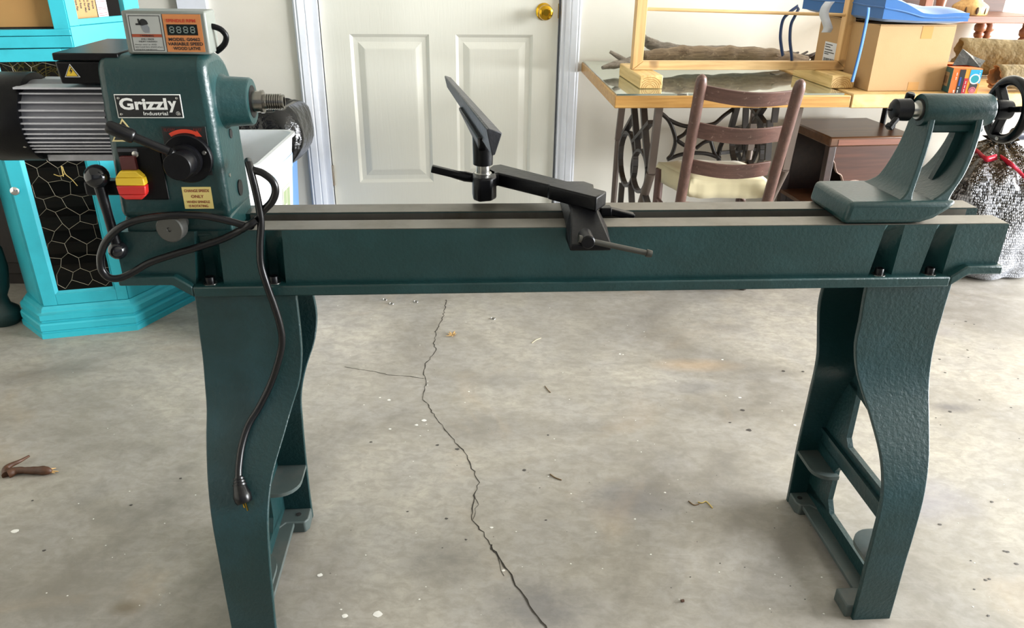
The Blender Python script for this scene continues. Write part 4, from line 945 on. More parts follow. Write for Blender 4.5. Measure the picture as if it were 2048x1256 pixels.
for v, n in ((.92, .55), (.83, .4), (.72, .6), (.62, .75), (.55, .35)):
    mb.box((-.0009, la1 - ww*.06 - ww*n, lz0 + hh*v - .003), (-.0006, la1 - ww*.06, lz0 + hh*v))
rr_ = random.Random(3); y = la1 - ww*.08
while y > la0 + ww*.1:
    w_ = rr_.uniform(.0012, .004); mb.box((-.0009, y - w_, lz0 + hh*.08), (-.0006, y, lz0 + hh*.38)); y -= w_ + rr_.uniform(.0015, .003)
part('label_print', mb, BLACKP, lab, smooth=0, kind='stuff')
def cloth(name, c, var=.12):
    m, nt, b = base_mat(name, .85, 0, .2); b.inputs['Sheen Weight'].default_value = .3
    f = noise_node(nt, mapped(nt), 9, 4); cc = lin(c); nt.links.new(mix_node(nt, f, tuple(v*(1-var) for v in cc), tuple(min(1, v*(1+var)) for v in cc)), b.inputs['Base Color'])
    bump(nt, b, noise_node(nt, mapped(nt), 420, 2), .2, .0006); return m
BLUE = cloth('blue_canvas', '#2f5f98'); NAVY = cloth('navy_tie', '#22365c')
mb = MB(); NX, NY = 26, 18; CT = .046; rows_t, rows_b = [], []
cu0, cu1, cv0, cv1 = -.012, BWD + .020, -.020, BD + .03
def cush(i, j, top):
    u, v = i/NX, j/NY; x, y = lerp(cu0 - .10*max(0, v - .45)*(1 - u), cu1, u), lerp(cv0, cv1, v)
    e = .55 + .45*(min(1, min(u, 1-u)*NX/2.2) * min(1, min(v, 1-v)*NY/2.2)) ** .5
    lift = .050 * max(0, .45 - u) / .45 * (1 - .0*v) + .008*mnoise.noise(Vector((x*9, y*9, 0))) * (1 if top else .2)
    return Vector((x, y, BH + .006 + (CT*.5) + (CT*.5*e if top else -CT*.5*e) + (lift if top else lift*.12)))
gt = [[cush(i, j, True) for j in range(NY+1)] for i in range(NX+1)]; gb = [[cush(i, j, False) for j in range(NY+1)] for i in range(NX+1)]
mb.grid(gt); mb.grid(gb)
ring = [(i, 0) for i in range(NX)] + [(NX, j) for j in range(NY)] + [(i, NY) for i in range(NX, 0, -1)] + [(0, j) for j in range(NY, 0, -1)]
mb.grid([[gt[i][j] for i, j in ring], [gb[i][j] for i, j in ring]], True)
cus = solo('seat_cushion', mb, BLUE, FB, (BWD/2, BD/2, BH + .006), 'blue canvas chair cushion with ties lying on the cardboard box', 'cushion', smooth=60)
mb = MB(); mb.tube([gt[i][j]*.5 + gb[i][j]*.5 for i, j in ring] + [(gt[0][0] + gb[0][0])*.5], .003, 6); part('piping', mb, BLUE, cus, smooth=60)
def strap(name, pts, w_, m, parent):
    b = MB(); sp = smooth_path(pts, 5); rows = []
    for i, p in enumerate(sp):
        d = (sp[min(i+1, len(sp)-1)] - sp[max(0, i-1)]).normalized(); s_ = d.cross(Vector((0, 1, 0)))
        s_ = s_.normalized() * w_/2 if s_.length > .05 else Vector((w_/2, 0, 0)); s_.y += w_*.2
        rows.append([p - s_, p + s_])
    b.grid(rows); return part(name, b, m, parent, smooth=60, solid=.0022)
strap('tie', [FB.w(x, y, dd) for x, y, dd in ((1737,15,-.022),(1735,32,-.030),(1729,62,-.020),(1722,95,-.014),(1712,135,-.012),(1704,164,-.010))], .013, BLUE, cus)
for q in (((1596,12,.22),(1580,24,.20),(1566,40,.20),(1561,70,.20),(1563,95,.20),(1566,112,.20)), ((1598,16,.22),(1590,32,.20),(1582,50,.20),(1580,80,.20),(1583,108,.20),(1584,122,.20))):
    strap('tie', [FB.w(x, y, dd) for x, y, dd in q], .012, NAVY, cus)
tg = [FW.w(x, y, dd) for x, y, dd in ((1660, 3, RL - .004), (1652, 14, RL - .008), (1648, 28, RL - .006), (1653, 45, RL - .002), (1656, 56, RL + .0), (1652, 65, RL + .002))]
mb = MB(); sp = smooth_path(tg, 6); mb.grid([[p - Vector((.017, 0, 0)), p + Vector((.017, 0, 0))] for p in sp])
solo('paper_tag', mb, mat('white_paper', '#c9ccd2', .7), FW, tg[-1], 'white paper strip hanging over the dowel beside the right frame post', 'paper', smooth=60, solid=.0008)
# ---- small printed box with black plastic sticking out
s0, s1, s2 = FG.z(1896, 186, ZD), FG.z(1953, 188, ZD), FG.z(1868, 165, ZD)
FS = Frame((s0.x, s0.y, 0), atan2(s1.y - s0.y, s1.x - s0.x)); SW = (s1 - s0).length; SD = .155; SH = FS.w(1907, 137, 0).z
ORB = mat('orange_card', '#d9702c', .5, var=.06); TEAL = mat('teal_card', '#2c5f60', .5); 
bb_ = thing('bag_carton', 'small orange and teal printed carton with black plastic sticking out', 'box', FS, (SW/2, SD/2, ZD))
mb = MB(); z0 = ZD + .0005; mb.box((0, 0, z0), (SW, .002, SH)); mb.box((0, SD - .002, z0), (SW, SD, SH)); mb.box((0, .002, z0), (.002, SD - .002, SH)); mb.box((SW - .002, .002, z0), (SW, SD - .002, SH)); mb.box((.002, .002, z0), (SW - .002, SD - .002, z0 + .002)); part('carton', mb, ORB, bb_, smooth=0)
mb = MB(); mb.box((0, 0, SH), (SW, .05, SH + .0015)); mb.box((0, SD - .05, SH), (SW, SD, SH + .0015)); part('flap', mb, ORB, bb_, smooth=0)
mb = MB(); mb.box((-.0006, .0, z0), (0, SD, SH)); sp_ = part('side_print', mb, TEAL, bb_, smooth=0)
mb = MB(); mb.box((-.001, SD*.14, z0 + .018), (-.0006, SD*.86, SH - .016)); part('side_panel_print', mb, mat('tan_print', '#a58a68', .6), bb_, smooth=0)
mb = MB()
for i in range(7): mb.box((-.0013, SD*.55 - .02*(i % 3), SH - .026 - i*.007), (-.001, SD*.8, SH - .024 - i*.007))
mb.box((-.0013, SD*.2, z0 + .026), (-.001, SD*.42, z0 + .05)); part('fine_print', mb, mat('brown_print', '#7a5a40', .6), bb_, smooth=0, kind='stuff')
BH2 = SH - z0
def strip(name, u0, u1, v0, v1, c, y=.0006): 
    m = MB(); m.box((SW*u0, -y, z0 + BH2*v0), (SW*u1, -y + .0005, z0 + BH2*v1)); return part(name, m, mat(name, c, .5, var=.03), bb_, smooth=0)
strip('amber_print', .42, 1.0, 0, 1, '#e0912c', .0005); strip('black_print_band', .24, .44, 0, .97, '#26262a', .0008); strip('red_print_band', .44, .58, 0, .62, '#b02434', .0010); strip('blue_print_band', .28, .34, .30, .66, '#2b4d90', .0011)
mb = MB(); mb.prism([(SW*.60, -.0012, z0 + BH2*.58), (SW*1.0, -.0012, z0 + BH2*.42), (SW*1.0, -.0012, z0 + BH2*.98), (SW*.60, -.0012, z0 + BH2*.98)], (0, .0005, 0)); part('cyan_print', mb, mat('cyan_print', '#2a9fd8', .45), bb_, smooth=0)
def disc(m, u, v, r, y, r2=0):
    c = Vector((SW*u, -y, z0 + BH2*v)); n = 24
    for k in range(n):
        a0, a1 = 2*pi*k/n, 2*pi*(k+1)/n; m.add([c + Vector((cos(a0)*r, 0, sin(a0)*r)), c + Vector((cos(a1)*r, 0, sin(a1)*r)), c + Vector((cos(a1)*r2, 0, sin(a1)*r2)), c + Vector((cos(a0)*r2, 0, sin(a0)*r2))], [[0, 1, 2, 3]])
mb = MB(); disc(mb, .80, .60, .0165, .0014, .0125); part('emblem_ring', mb, WHITEP, bb_, smooth=0, fix=False)
mb = MB(); disc(mb, .80, .60, .0125, .00135); part('emblem_field', mb, mat('emblem_teal', '#1f8f9c', .5), bb_, smooth=0, fix=False)
mb = MB(); mb.prism([(SW*.66, -.0013, z0 + BH2*.12), (SW*.92, -.0013, z0 + BH2*.12), (SW*.95, -.0013, z0 + BH2*.38), (SW*.85, -.0013, z0 + BH2*.45), (SW*.68, -.0013, z0 + BH2*.42)], (0, .0005, 0)); part('bag_picture_print', mb, mat('charcoal_print', '#3c383a', .5), bb_, smooth=0)
mb = MB(); disc(mb, .80, .14, .011, .0016, .008); disc(mb, .80, .14, .0065, .0016); part('small_ring_print', mb, mat('pink_print', '#c06a78', .5), bb_, smooth=0, fix=False)
mb = MB()
for (u, v0, v1, w_) in ((.145, .55, .85, .035), (.30, .02, .26, .04), (.51, .06, .52, .03), (.17, .02, .14, .06), (.93, .75, .95, .04)):
    n = int((v1 - v0)*26)
    for k in range(n):
        if k % 4 != 3: mb.box((SW*(u - w_/2*(.6 + .4*((k*7) % 3)/2)), -.0018, z0 + BH2*lerp(v0, v1, k/n)), (SW*(u + w_/2), -.0013, z0 + BH2*lerp(v0, v1, (k + .62)/n)))
part('lettering', mb, WHITEP, bb_, smooth=0, kind='stuff')
PLASTIC = mat('black_film', '#0e0f12', .22, var=.2, bmp=.9, bscale=45, bdist=.006, coat=.3)
mb = MB(); rr_ = random.Random(8); q = {}
pts = [(SW*.10, .045, SH + .004), (SW*.55, .10, SH + .052), (SW*.98, .10, SH + .030), (SW*1.28, .06, SH + .020), (SW*1.02, .03, SH + .002), (SW*.60, .05, SH + .006), (SW*.75, .075, SH + .034)]
mb.add(pts, [[0, 5, 6], [0, 6, 1], [1, 6, 2], [2, 6, 4], [6, 5, 4], [2, 4, 3]]); part('plastic_film', mb, PLASTIC, bb_, smooth=0, sub=0, solid=.002)
# ---- curled bark
BARK = mat('curled_bark', '#7d6a45', .8, var=.25, vscale=16, bmp=1.0, bscale=22, bdist=.012, dirt='#3f321c', dirt_amt=.7); BARKI = mat('bark_inside', '#a98655', .75, var=.2, vscale=14, dirt='#6b5433', dirt_amt=.4)
def curl(name, a, b, r, turns, ph, label, seed):
    a, b = Vector(a), Vector(b); ax = (b - a).normalized(); sd = ax.cross(Vector((0, 0, 1))).normalized(); up = sd.cross(ax)
    N, Mx = 46, 22; rows = []
    for i in range(Mx + 1):
        t = i/Mx; row = []
        for k in range(N + 1):
            th = ph + 2*pi*turns*k/N; rr = r*(1 - .30*k/N) * (1 + .05*mnoise.noise(Vector((t*5, k*.25, seed)))) * (1 + .1*t)
            off = .018*mnoise.noise(Vector((k*.35, seed, 0))) if i in (0, Mx) else 0
            row.append(a.lerp(b, t) + ax*off + sd*cos(th)*rr + up*sin(th)*rr)
        rows.append(row)
    m = MB(); m.grid(rows); zmin = min(v.z for v in m.v)
    for v in m.v: v.z += ZD + .006 - zmin
    o = solo(name, m, BARK, FW, ((a.x + b.x)/2, (a.y + b.y)/2, ZD), label, 'bark', 'curled bark on the table', smooth=50, solid=.005)
    cr = MB(); rr_ = random.Random(seed)
    for i in range(22):
        i0 = rr_.randint(1, Mx - 8); k0 = rr_.randint(2, 14); pts = []
        for j in range(7):
            v = rows[i0 + j][min(N, k0 + (j//2 if rr_.random() > .4 else j//3))]; pts.append(v + (v - a.lerp(b, (i0 + j)/Mx)).normalized()*.0035)
        cr.tube(pts, [.0004, .0016, .002, .0022, .002, .0016, .0004], 5)
    part('crack_ridges', cr, mat('bark_crack', '#3b2e1c', .9) if 'bark_crack' not in bpy.data.materials else bpy.data.materials['bark_crack'], o, smooth=0, kind='stuff')
    return o
z1 = lambda x, y, zz: FW.z(x, y, zz)
p1, p2 = z1(1912, 118, ZD + .06), z1(2048, 150, ZD + .06)
curl('bark_curl', p1, p1 + Vector((.52, -.20, 0)), .068, 1.25, radians(200), 'large brown curled sheet of bark behind the printed carton', 2)
p3 = z1(1986, 160, ZD + .035)
curl('bark_curl', p3, p3 + Vector((.46, -.03, 0)), .040, 1.35, radians(210), 'smaller curled bark roll with an open end, in front of the large sheet', 5)
# ---- brown shelf unit with turned spindles on the table
MAH = wood('reddish_brown_wood', '#6b4534', '#8d6450', 0, .45, 8); MAHV = wood('reddish_brown_spindle', '#7a4a34', '#94624a', 2, .38, 8)
spr = FW.z(2030, 140, ZD); spb = FW.z(1946, 108, ZD)
zpl1 = FW.w(2000, 33, spr.y - .03).z; zpl0 = FW.w(2000, 47, spr.y - .03).z
spb = Vector((FW.w(1957, 70, -.05).x, -.05, ZD)); sh0 = FW.w(1778, 30, spr.y).x; sh1 = spr.x + .06
su = thing('spindle_shelf', 'reddish brown shelf unit on turned spindle legs at the right end of the table', 'shelf', FW, ((sh0 + sh1)/2, (spr.y + spb.y)/2, ZD))
mb = MB(); mb.box((sh0, spr.y - .03, zpl0), (sh1, spb.y + .03, zpl1)); part('shelf_board', mb, MAH, su, bevel=.003)
def spindle(x, y, za, zb_, nm):
    h = zb_ - za; pf = [(0, .013), (.08, .015), (.30, .021), (.44, .025), (.52, .021), (.56, .013), (.60, .019), (.66, .021), (.70, .015), (.74, .023), (.84, .024), (.90, .017), (1, .018)]
    m = MB(); m.lathe([(t*h, r) for t, r in pf], (x, y, za), (0, 0, 1), 18); part(nm, m, MAHV, su, smooth=60)
for x, y in ((spr.x, spr.y), (spb.x, spb.y), (sh0 + .03, spr.y), (sh0 + .03, spb.y), (spr.x, spb.y)): spindle(x, y, ZD, zpl0, 'leg')
mb = MB(); mb.box((sh0, spb.y + .022, zpl1), (sh1, spb.y + .030, zpl1 + .25)); part('back_panel', mb, wood('dark_back', '#3d2618', '#57382a', 0, .6, 6), su, smooth=0)
p = FW.w(1858, 10, spr.y - .02); mb = MB(); mb.box((p.x - .017, spr.y - .02, zpl1), (p.x + .017, spr.y + .02, zpl1 + .25)); part('upright', mb, MAHV, su, bevel=.003)
p = FW.w(1884, 10, spr.y - .0); spindle(p.x + .002, spr.y + .012, zpl1, zpl1 + .25, 'spindle')
p = FW.w(2046, 20, spr.y); spindle(spr.x, spr.y, zpl1, zpl1 + .25, 'spindle')
lg = FW.w(1938, 34, spr.y + .05)
mb = MB(); pf = [(0, .058), (.004, .062), (.030, .064), (.036, .060), (.050, .040), (.075, .030), (.11, .028), (.13, .03), (.13, 0)]
mb.lathe([(h, r) for h, r in pf], (lg.x, spr.y + .055, zpl1), (0, 0, 1), 36)
for v in mb.v: 
    d = Vector((v.x - lg.x, v.y - spr.y - .055, 0)); k = 1 + .07*mnoise.noise(Vector((d.x*30, d.y*30, v.z*12))); v.x = lg.x + d.x*k; v.y = spr.y + .055 + d.y*k
lo = solo('wood_turning', mb, wood('raw_log', '#c08f4c', '#e2bd7c', 2, .55, 12, ringy=.4), FW, (lg.x, spr.y + .055, zpl1), 'pale turned log piece with a rough base on the brown shelf', 'wood', smooth=50)
mb = MB()
for a_, w_ in ((-1.75, .007), (-2.4, .004), (-1.2, .003)):
    c = Vector((lg.x + cos(a_)*.0635, spr.y + .055 + sin(a_)*.0635, zpl1 + .018)); mb.ball(c, 1, 8, (w_, .003, .014))
part('bark_scar', mb, mat('bark_scar', '#3f2a18', .9), lo, smooth=60)
# ================================================================== ladder-back chair at the desk
CHW = wood('chair_brown', '#4c352e', '#684b41', 2, .42, 9, wear='#8f786c'); CHS = wood('chair_slat_brown', '#50362f', '#6c4e44', 0, .45, 9, wear='#957c70')
ZC = .88
fL, fR = FG.z(1330, 577, 0), FG.z(1484, 577, 0); tL, tR = FG.z(1405, 150, ZC), FG.z(1603, 160, ZC)
ch = thing('ladder_back_chair', 'brown ladder-back chair with three slats and a cream cloth seat at the desk', 'chair', FG, ((fL.x + fR.x)/2, fL.y + .15, 0))
def post(f, t):
    d = t - f; pts = [f + d*k for k in (0, .02, .5, .9, .97, .99, 1.0)]; m = MB(); m.tube(pts, [.015, .018, .0185, .018, .0185, .015, .006], 16); return part('back_post', m, CHW, ch, smooth=60)
for f, t in ((fL, tL), (fR, tR)):
    o = post(f, t); d = (t - f).normalized(); m = MB(); m.tube([f - Vector((0, 0, 0)), f + d*.035], [.0165, .0195], 14); part('foot_cap', m, mat('worn_foot', '#3a3029', .7, var=.4, vscale=60) if f is fL else bpy.data.materials['worn_foot'], o, smooth=60)
nB = (fR - fL).cross(tL - fL).normalized()
def CB(x, y): return FG._hit(x, y, fL, nB)
nb_ = nB if nB.y < 0 else -nB
for (a, b, c, d) in (((1413,171),(1586,181),(1409,200),(1578,209)), ((1402,246),(1564,252),(1395,276),(1556,283)), ((1388,320),(1539,323),(1382,346),(1531,351))):
    A_, B_, C2, D2 = CB(*a), CB(*b), CB(*c), CB(*d); ext = (B_ - A_).normalized()*.006; rows = []
    for k in range(13):
        t = k/12; bow = .026*sin(pi*t); th = .006
        p, q = lerp(A_ - ext, B_ + ext, t) + nb_*bow, lerp(C2 - ext, D2 + ext, t) + nb_*bow
        rows.append([p, q, q - nb_*th, p - nb_*th])
    m = MB(); m.grid(rows, True); m.add(rows[0], [[0,1,2,3]]); m.add(rows[-1], [[0,1,2,3]]); part('slat', m, CHS, ch, bevel=.0015, smooth=50)
CREAMC = cloth('cream_cloth', '#cfc4a0', .08)
ZS1 = .482
sb0, sb1, sf1, sf0 = FG.z(1383, 352, ZS1), FG.z(1534, 354, ZS1), FG.z(1490, 319, ZS1), FG.z(1318, 319, ZS1)
m = MB(); NX, NY = 18, 12; gt = []
for i in range(NX+1):
    row = []
    for j in range(NY+1):
        u, v = i/NX, j/NY; p = lerp(lerp(sb0, sb1, u), lerp(sf0, sf1, u), v)
        e = min(1, min(u, 1-u)*7)*min(1, min(v, 1-v)*6); row.append(p + Vector((0, 0, -.012*(1-e) + .006*e + .006*mnoise.noise(p*14))))
    gt.append(row)
m.grid(gt)
ring = [(i, 0) for i in range(NX)] + [(NX, j) for j in range(NY)] + [(i, NY) for i in range(NX, 0, -1)] + [(0, j) for j in range(NY, 0, -1)]
top = [gt[i][j] for i, j in ring]; ctr = (sb0 + sb1 + sf0 + sf1)/4
lv = []
for dz, k in ((0, 1.0), (-.02, 1.02), (-.045, 1.022), (-.068, 1.01)):
    lv.append([Vector((ctr.x + (p.x-ctr.x)*k, ctr.y + (p.y-ctr.y)*k, p.z + dz)) + Vector((mnoise.noise(p*50 + Vector((0,0,dz*30))), mnoise.noise(p*55), 0))*(.006 if dz else 0) for p in top])
m.grid(lv, True); part('seat_cloth', m, CREAMC, ch, 'cream cloth seat cover', smooth=70, solid=.004)
legs = []
for p in (sf0, sf1):
    q = Vector((p.x*.98 + ctr.x*.02, p.y - .02, 0)); m = MB(); m.tube([(q.x, q.y, 0), (q.x, q.y, ZS1 - .03)], .017, 14); part('front_leg', m, CHW, ch, smooth=60); legs.append(q)
def at_post(f, t, z): return f + (t - f)*(z/ZC)
for z in (.16, .30):
    m = MB(); m.tube([at_post(fL, tL, z), at_post(fR, tR, z)], .009, 10); part('stretcher', m, CHW, ch, smooth=60)
    for f, t, q in ((fL, tL, legs[0]), (fR, tR, legs[1])):
        m = MB(); m.tube([at_post(f, t, z + .03), Vector((q.x, q.y, z + .03))], .009, 10); part('stretcher', m, CHW, ch, smooth=60)
m = MB(); m.tube([at_post(fL, tL, .405), at_post(fR, tR, .405)], .011, 10); part('seat_rail', m, wood('seat_rail_red', '#6e3a2c', '#8a5040', 0), ch, smooth=60)
# ================================================================== dark wood nightstand under the desk
NZ = .575; n0 = FG.z(1662, 275, NZ); FN = Frame((n0.x, n0.y, 0), radians(9)); NW, ND = .37, .36
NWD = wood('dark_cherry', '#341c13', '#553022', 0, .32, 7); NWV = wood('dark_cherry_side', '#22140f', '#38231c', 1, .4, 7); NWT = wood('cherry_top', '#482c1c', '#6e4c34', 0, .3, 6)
ns = thing('nightstand', 'dark cherry open-sided nightstand with a scalloped apron under the desk', 'nightstand', FN, (NW/2, ND/2, 0))
mb = MB(); mb.box((0, 0, NZ - .038), (NW, ND, NZ)); part('top', mb, NWT, ns, bevel=.006)
mb = MB(); mb.box((.035, -.0015, NZ - .032), (NW - .03, 0, NZ - .010)); part('inlay_strip', mb, wood('orange_inlay', '#74412c', '#875038', 0, .4), ns, smooth=0)
for x in (.006, NW - .036):
    for y in (.008, ND - .04):
        mb = MB(); mb.box((x, y, 0), (x + .03, y + .03, NZ - .038)); part('leg', mb, NWV, ns, bevel=.002)
zsc = FN.w(1725, 364, .012).z; znt = FN.w(1656, 320, .012).z
pts = [(.036, NZ - .038), (NW - .036, NZ - .038), (NW - .036, zsc)]
for k in range(17): t = k/16; pts.append((lerp(NW - .036, .105, t), zsc + .010*sin(3*pi*t)))
for k in range(9): t = k/8; pts.append((lerp(.10, .045, t), lerp(zsc - .004, znt - .012, t) + .018*sin(2*pi*t)*.6))
pts.append((.036, znt))
mb = MB(); mb.prism([(x, .012, z) for x, z in pts], (0, .014, 0)); part('front_panel', mb, NWD, ns, smooth=0)
mb = MB()
for (xa, za), (xb, zb) in zip(pts[2:-1], pts[3:]): mb.hexa([(xa, .0105, za - .004), (xa, .0265, za - .004), (xa, .0265, za), (xa, .0105, za)], [(xb, .0105, zb - .004), (xb, .0265, zb - .004), (xb, .0265, zb), (xb, .0105, zb)])
part('apron_edge', mb, wood('pale_edge', '#a58a7c', '#c0a698', 0, .5), ns, smooth=40)
mb = MB(); mb.box((NW - .03, .03, .12), (NW - .022, ND - .03, NZ - .04)); mb.box((.03, ND - .03, .10), (NW - .03, ND - .02, NZ - .04)); part('inner_panel', mb, NWV, ns, smooth=0)
mb = MB(); mb.box((.006, .012, .26), (NW - .01, ND - .01, .275)); part('shelf', mb, NWT, ns, smooth=0)
mb = MB(); mb.box((.006, .012, .10), (NW - .01, ND - .01, .115)); part('shelf', mb, NWV, ns, smooth=0)
# ================================================================== shiny garbage bag with red drawstring
def bagmat():
    m, nt, b = base_mat('silver_black_glint_film', .24, 0, .7, .5)
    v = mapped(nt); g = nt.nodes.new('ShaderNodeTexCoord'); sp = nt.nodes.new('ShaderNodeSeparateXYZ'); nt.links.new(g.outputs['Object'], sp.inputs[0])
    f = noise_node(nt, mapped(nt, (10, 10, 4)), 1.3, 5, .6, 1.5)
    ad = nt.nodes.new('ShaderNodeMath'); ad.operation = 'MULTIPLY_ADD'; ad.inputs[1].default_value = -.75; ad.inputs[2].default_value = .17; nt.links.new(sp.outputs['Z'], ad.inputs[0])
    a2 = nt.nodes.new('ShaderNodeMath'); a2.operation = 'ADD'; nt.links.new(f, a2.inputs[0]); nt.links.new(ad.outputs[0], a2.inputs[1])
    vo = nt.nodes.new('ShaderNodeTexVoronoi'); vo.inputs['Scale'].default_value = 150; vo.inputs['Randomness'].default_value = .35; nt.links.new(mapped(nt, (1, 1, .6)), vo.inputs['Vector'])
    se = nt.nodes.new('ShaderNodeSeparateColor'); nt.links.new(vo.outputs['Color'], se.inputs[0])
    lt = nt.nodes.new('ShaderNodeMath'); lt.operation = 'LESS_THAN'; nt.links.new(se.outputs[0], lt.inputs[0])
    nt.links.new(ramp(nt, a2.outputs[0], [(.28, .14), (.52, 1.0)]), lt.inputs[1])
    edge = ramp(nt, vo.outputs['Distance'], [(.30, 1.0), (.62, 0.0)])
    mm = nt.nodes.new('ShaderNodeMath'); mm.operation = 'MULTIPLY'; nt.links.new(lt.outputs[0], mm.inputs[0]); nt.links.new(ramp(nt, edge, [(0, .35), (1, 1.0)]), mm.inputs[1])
    nt.links.new(mix_node(nt, mm.outputs[0], lin('#08090b'), lin('#b4b7c0')), b.inputs['Base Color'])  # pale cells paint glints into the film colour, denser on the greyer lower part
    bump(nt, b, edge, .8, .004); return m
bc = FG.z(1950, 545, 0); bc = Vector((bc.x + .03, bc.y + .13, 0))
gb_ = thing('garbage_bag', 'full shiny black and silver garbage bag with painted glints and a red drawstring on the floor', 'bag', FG, bc)
mb = MB(); pf = [(.0, .19), (.01, .235), (.06, .262), (.14, .270), (.24, .268), (.32, .252), (.40, .226), (.455, .180), (.495, .120), (.522, .062), (.535, .040)]
NA = 72; rows = []; fine = []
for (z0_, r0_), (z1_, r1_) in zip(pf, pf[1:]):
    for k in range(5): fine.append((lerp(z0_, z1_, k/5), lerp(r0_, r1_, k/5)))
fine.append(pf[-1])
def bagp(z, r, a):
    d = Vector((cos(a), sin(a), 0)); up_ = max(0, (z - .28)/.24)
    n = mnoise.noise(Vector((cos(a)*2.2, sin(a)*2.2, z*6)))*.030 + mnoise.noise(Vector((cos(a)*6, sin(a)*6, z*11)))*.012 + up_*.020*sin(a*13 + 4*mnoise.noise(Vector((cos(a)*2, sin(a)*2, 1)))) - .010*(.5 + .5*sin(z*64 + 2*sin(a*2)))*(1 - up_)
    return Vector((bc.x, bc.y, z)) + d*(r + n*(.5 + r*2.2))
for z, r in fine: rows.append([bagp(z, r, 2*pi*k/NA) for k in range(NA)])
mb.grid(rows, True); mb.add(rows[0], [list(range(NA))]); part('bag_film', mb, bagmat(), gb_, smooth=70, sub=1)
mb = MB()
for k in range(7):
    a = 2*pi*k/7; c = Vector((bc.x, bc.y, .525)); d = Vector((cos(a), sin(a), 0)); mb.add([c + d*.03, c + d*.05 + Vector((-d.y, d.x, 0))*.02 + Vector((0, 0, .028)), c + d*.07 + Vector((0, 0, .022)), c + d*.045 + Vector((d.y, -d.x, 0))*.015 + Vector((0, 0, .012))], [[0, 1, 2, 3]])
part('gathered_top', mb, PLASTIC, gb_, smooth=0, solid=.002)
REDF = mat('red_drawstring', '#c8233f', .35, var=.1)
def onbag(z, a, off=.007):
    r = [q for q in fine if q[0] <= z][-1][1]; return bagp(z, r, a) + Vector((cos(a), sin(a), 0))*off
for seq in ([(.500, 3.3), (.495, 3.6), (.486, 3.95), (.492, 4.15)], [(.490, 4.25), (.478, 4.45), (.455, 4.62), (.42, 4.78), (.38, 4.88), (.345, 4.93)]):
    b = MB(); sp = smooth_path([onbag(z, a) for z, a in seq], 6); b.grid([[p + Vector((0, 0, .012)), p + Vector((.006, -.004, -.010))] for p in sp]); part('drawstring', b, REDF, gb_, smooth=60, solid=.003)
# ================================================================== white bin and blue bin by the door
WBIN = mat('white_plastic', '#cfd0d2', .4, var=.03, dirt='#a8a49a', dirt_amt=.2); LBL = mat('pale_blue_print', '#a9c6e4', .45, var=.05)
bz = .62; k0 = FG.z(597, 262, bz); k1 = FG.z(505, 325, bz); XR = (k0.x + k1.x)/2; YB = k0.y; YF = k1.y - .04; XL = XR - .255
wb = thing('white_bin', 'white open plastic bin with a pale blue band beside the headstock', 'bin', FG, ((XR + XL)/2, (YB + YF)/2, 0))
def rr_rect(x0, x1, y0, y1, r, z, n=6, wav=0):
    pts = []
    for cx, cy, a0 in ((x1-r, y1-r, 0), (x0+r, y1-r, pi/2), (x0+r, y0+r, pi), (x1-r, y0+r, 3*pi/2)):
        for k in range(n+1):
            a = a0 + pi/2*k/n; p = Vector((cx + r*cos(a), cy + r*sin(a), z)); 
            if wav: p += Vector((mnoise.noise(p*7), mnoise.noise(p*7 + Vector((3,0,0))), mnoise.noise(p*6 + Vector((0,9,0)))))*wav
            pts.append(p)
    return pts
def shrink(z): return .045*(1 - z/bz)
lv = [rr_rect(XL + shrink(z), XR - shrink(z), YF + shrink(z), YB - shrink(z), .05, z, 6, 0 if z < bz - .07 else .006) for z in (0, .15, .3, .45, bz - .06, bz - .012)]
lv += [rr_rect(XL - .008, XR + .008, YF - .008, YB + .008, .055, bz - .010, 6, .006), rr_rect(XL - .008, XR + .008, YF - .008, YB + .008, .055, bz, 6, .006), rr_rect(XL + .004, XR - .004, YF + .004, YB - .004, .05, bz, 6, .006)]
lv += [rr_rect(XL + shrink(z) + .004, XR - shrink(z) - .004, YF + shrink(z) + .004, YB - shrink(z) - .004, .046, z, 6, 0) for z in (bz - .08, .3, .01)]
mb = MB(); mb.grid(lv, True); mb.add(lv[0], [list(range(len(lv[0])))]); mb.add(lv[-1], [list(range(len(lv[0])))]); part('bin_body', mb, WBIN, wb, smooth=50)
mb = MB(); mb.grid([rr_rect(XL + shrink(z) - .0012, XR - shrink(z) + .0012, YF + shrink(z) - .0012, YB - shrink(z) + .0012, .051, z, 6, .0) for z in (bz - .115, bz - .068)], True); part('blue_band', mb, LBL, wb, smooth=50)
def side(y, z): return (XR - shrink(z) + .0016, y, z)
ya, yb = YB - .19, YB - .10
mb = MB(); mb.add([side(ya, .27), side(yb, .27), side(yb, .46), side(ya, .46)], [[0, 1, 2, 3]]); lb = part('bin_label', mb, mat('cream_label', '#c9cdb0', .5), wb, smooth=0, fix=False, solid=.0012)
mb = MB()
for (u0, u1, v0, v1) in ((.08, .48, .38, .62), (.55, .92, .30, .94), (.08, .48, .68, .94), (.1, .9, .05, .10), (.1, .6, .16, .2)):
    mb.add([tuple(Vector(side(lerp(ya, yb, u), lerp(.27, .46, v))) + Vector((.001, 0, 0))) for u, v in ((u0, v0), (u1, v0), (u1, v1), (u0, v1))], [[0, 1, 2, 3]])
part('label_print', mb, mat('olive_print', '#8d9a78', .5), lb, smooth=0, fix=False)
BB = mat('blue_bin_plastic', '#6f9fd8', .4, var=.04)
bx1 = FG.w(603, 385, YB + .28).x; b_y0, b_y1 = YB + .075, min(YB + .33, 3.10); bx0 = bx1 - .34; bh = .60
bl = thing('blue_bin', 'light blue bin with a black bag folded over its rim beside the door casing', 'bin', FG, ((bx0 + bx1)/2, (b_y0 + b_y1)/2, 0))
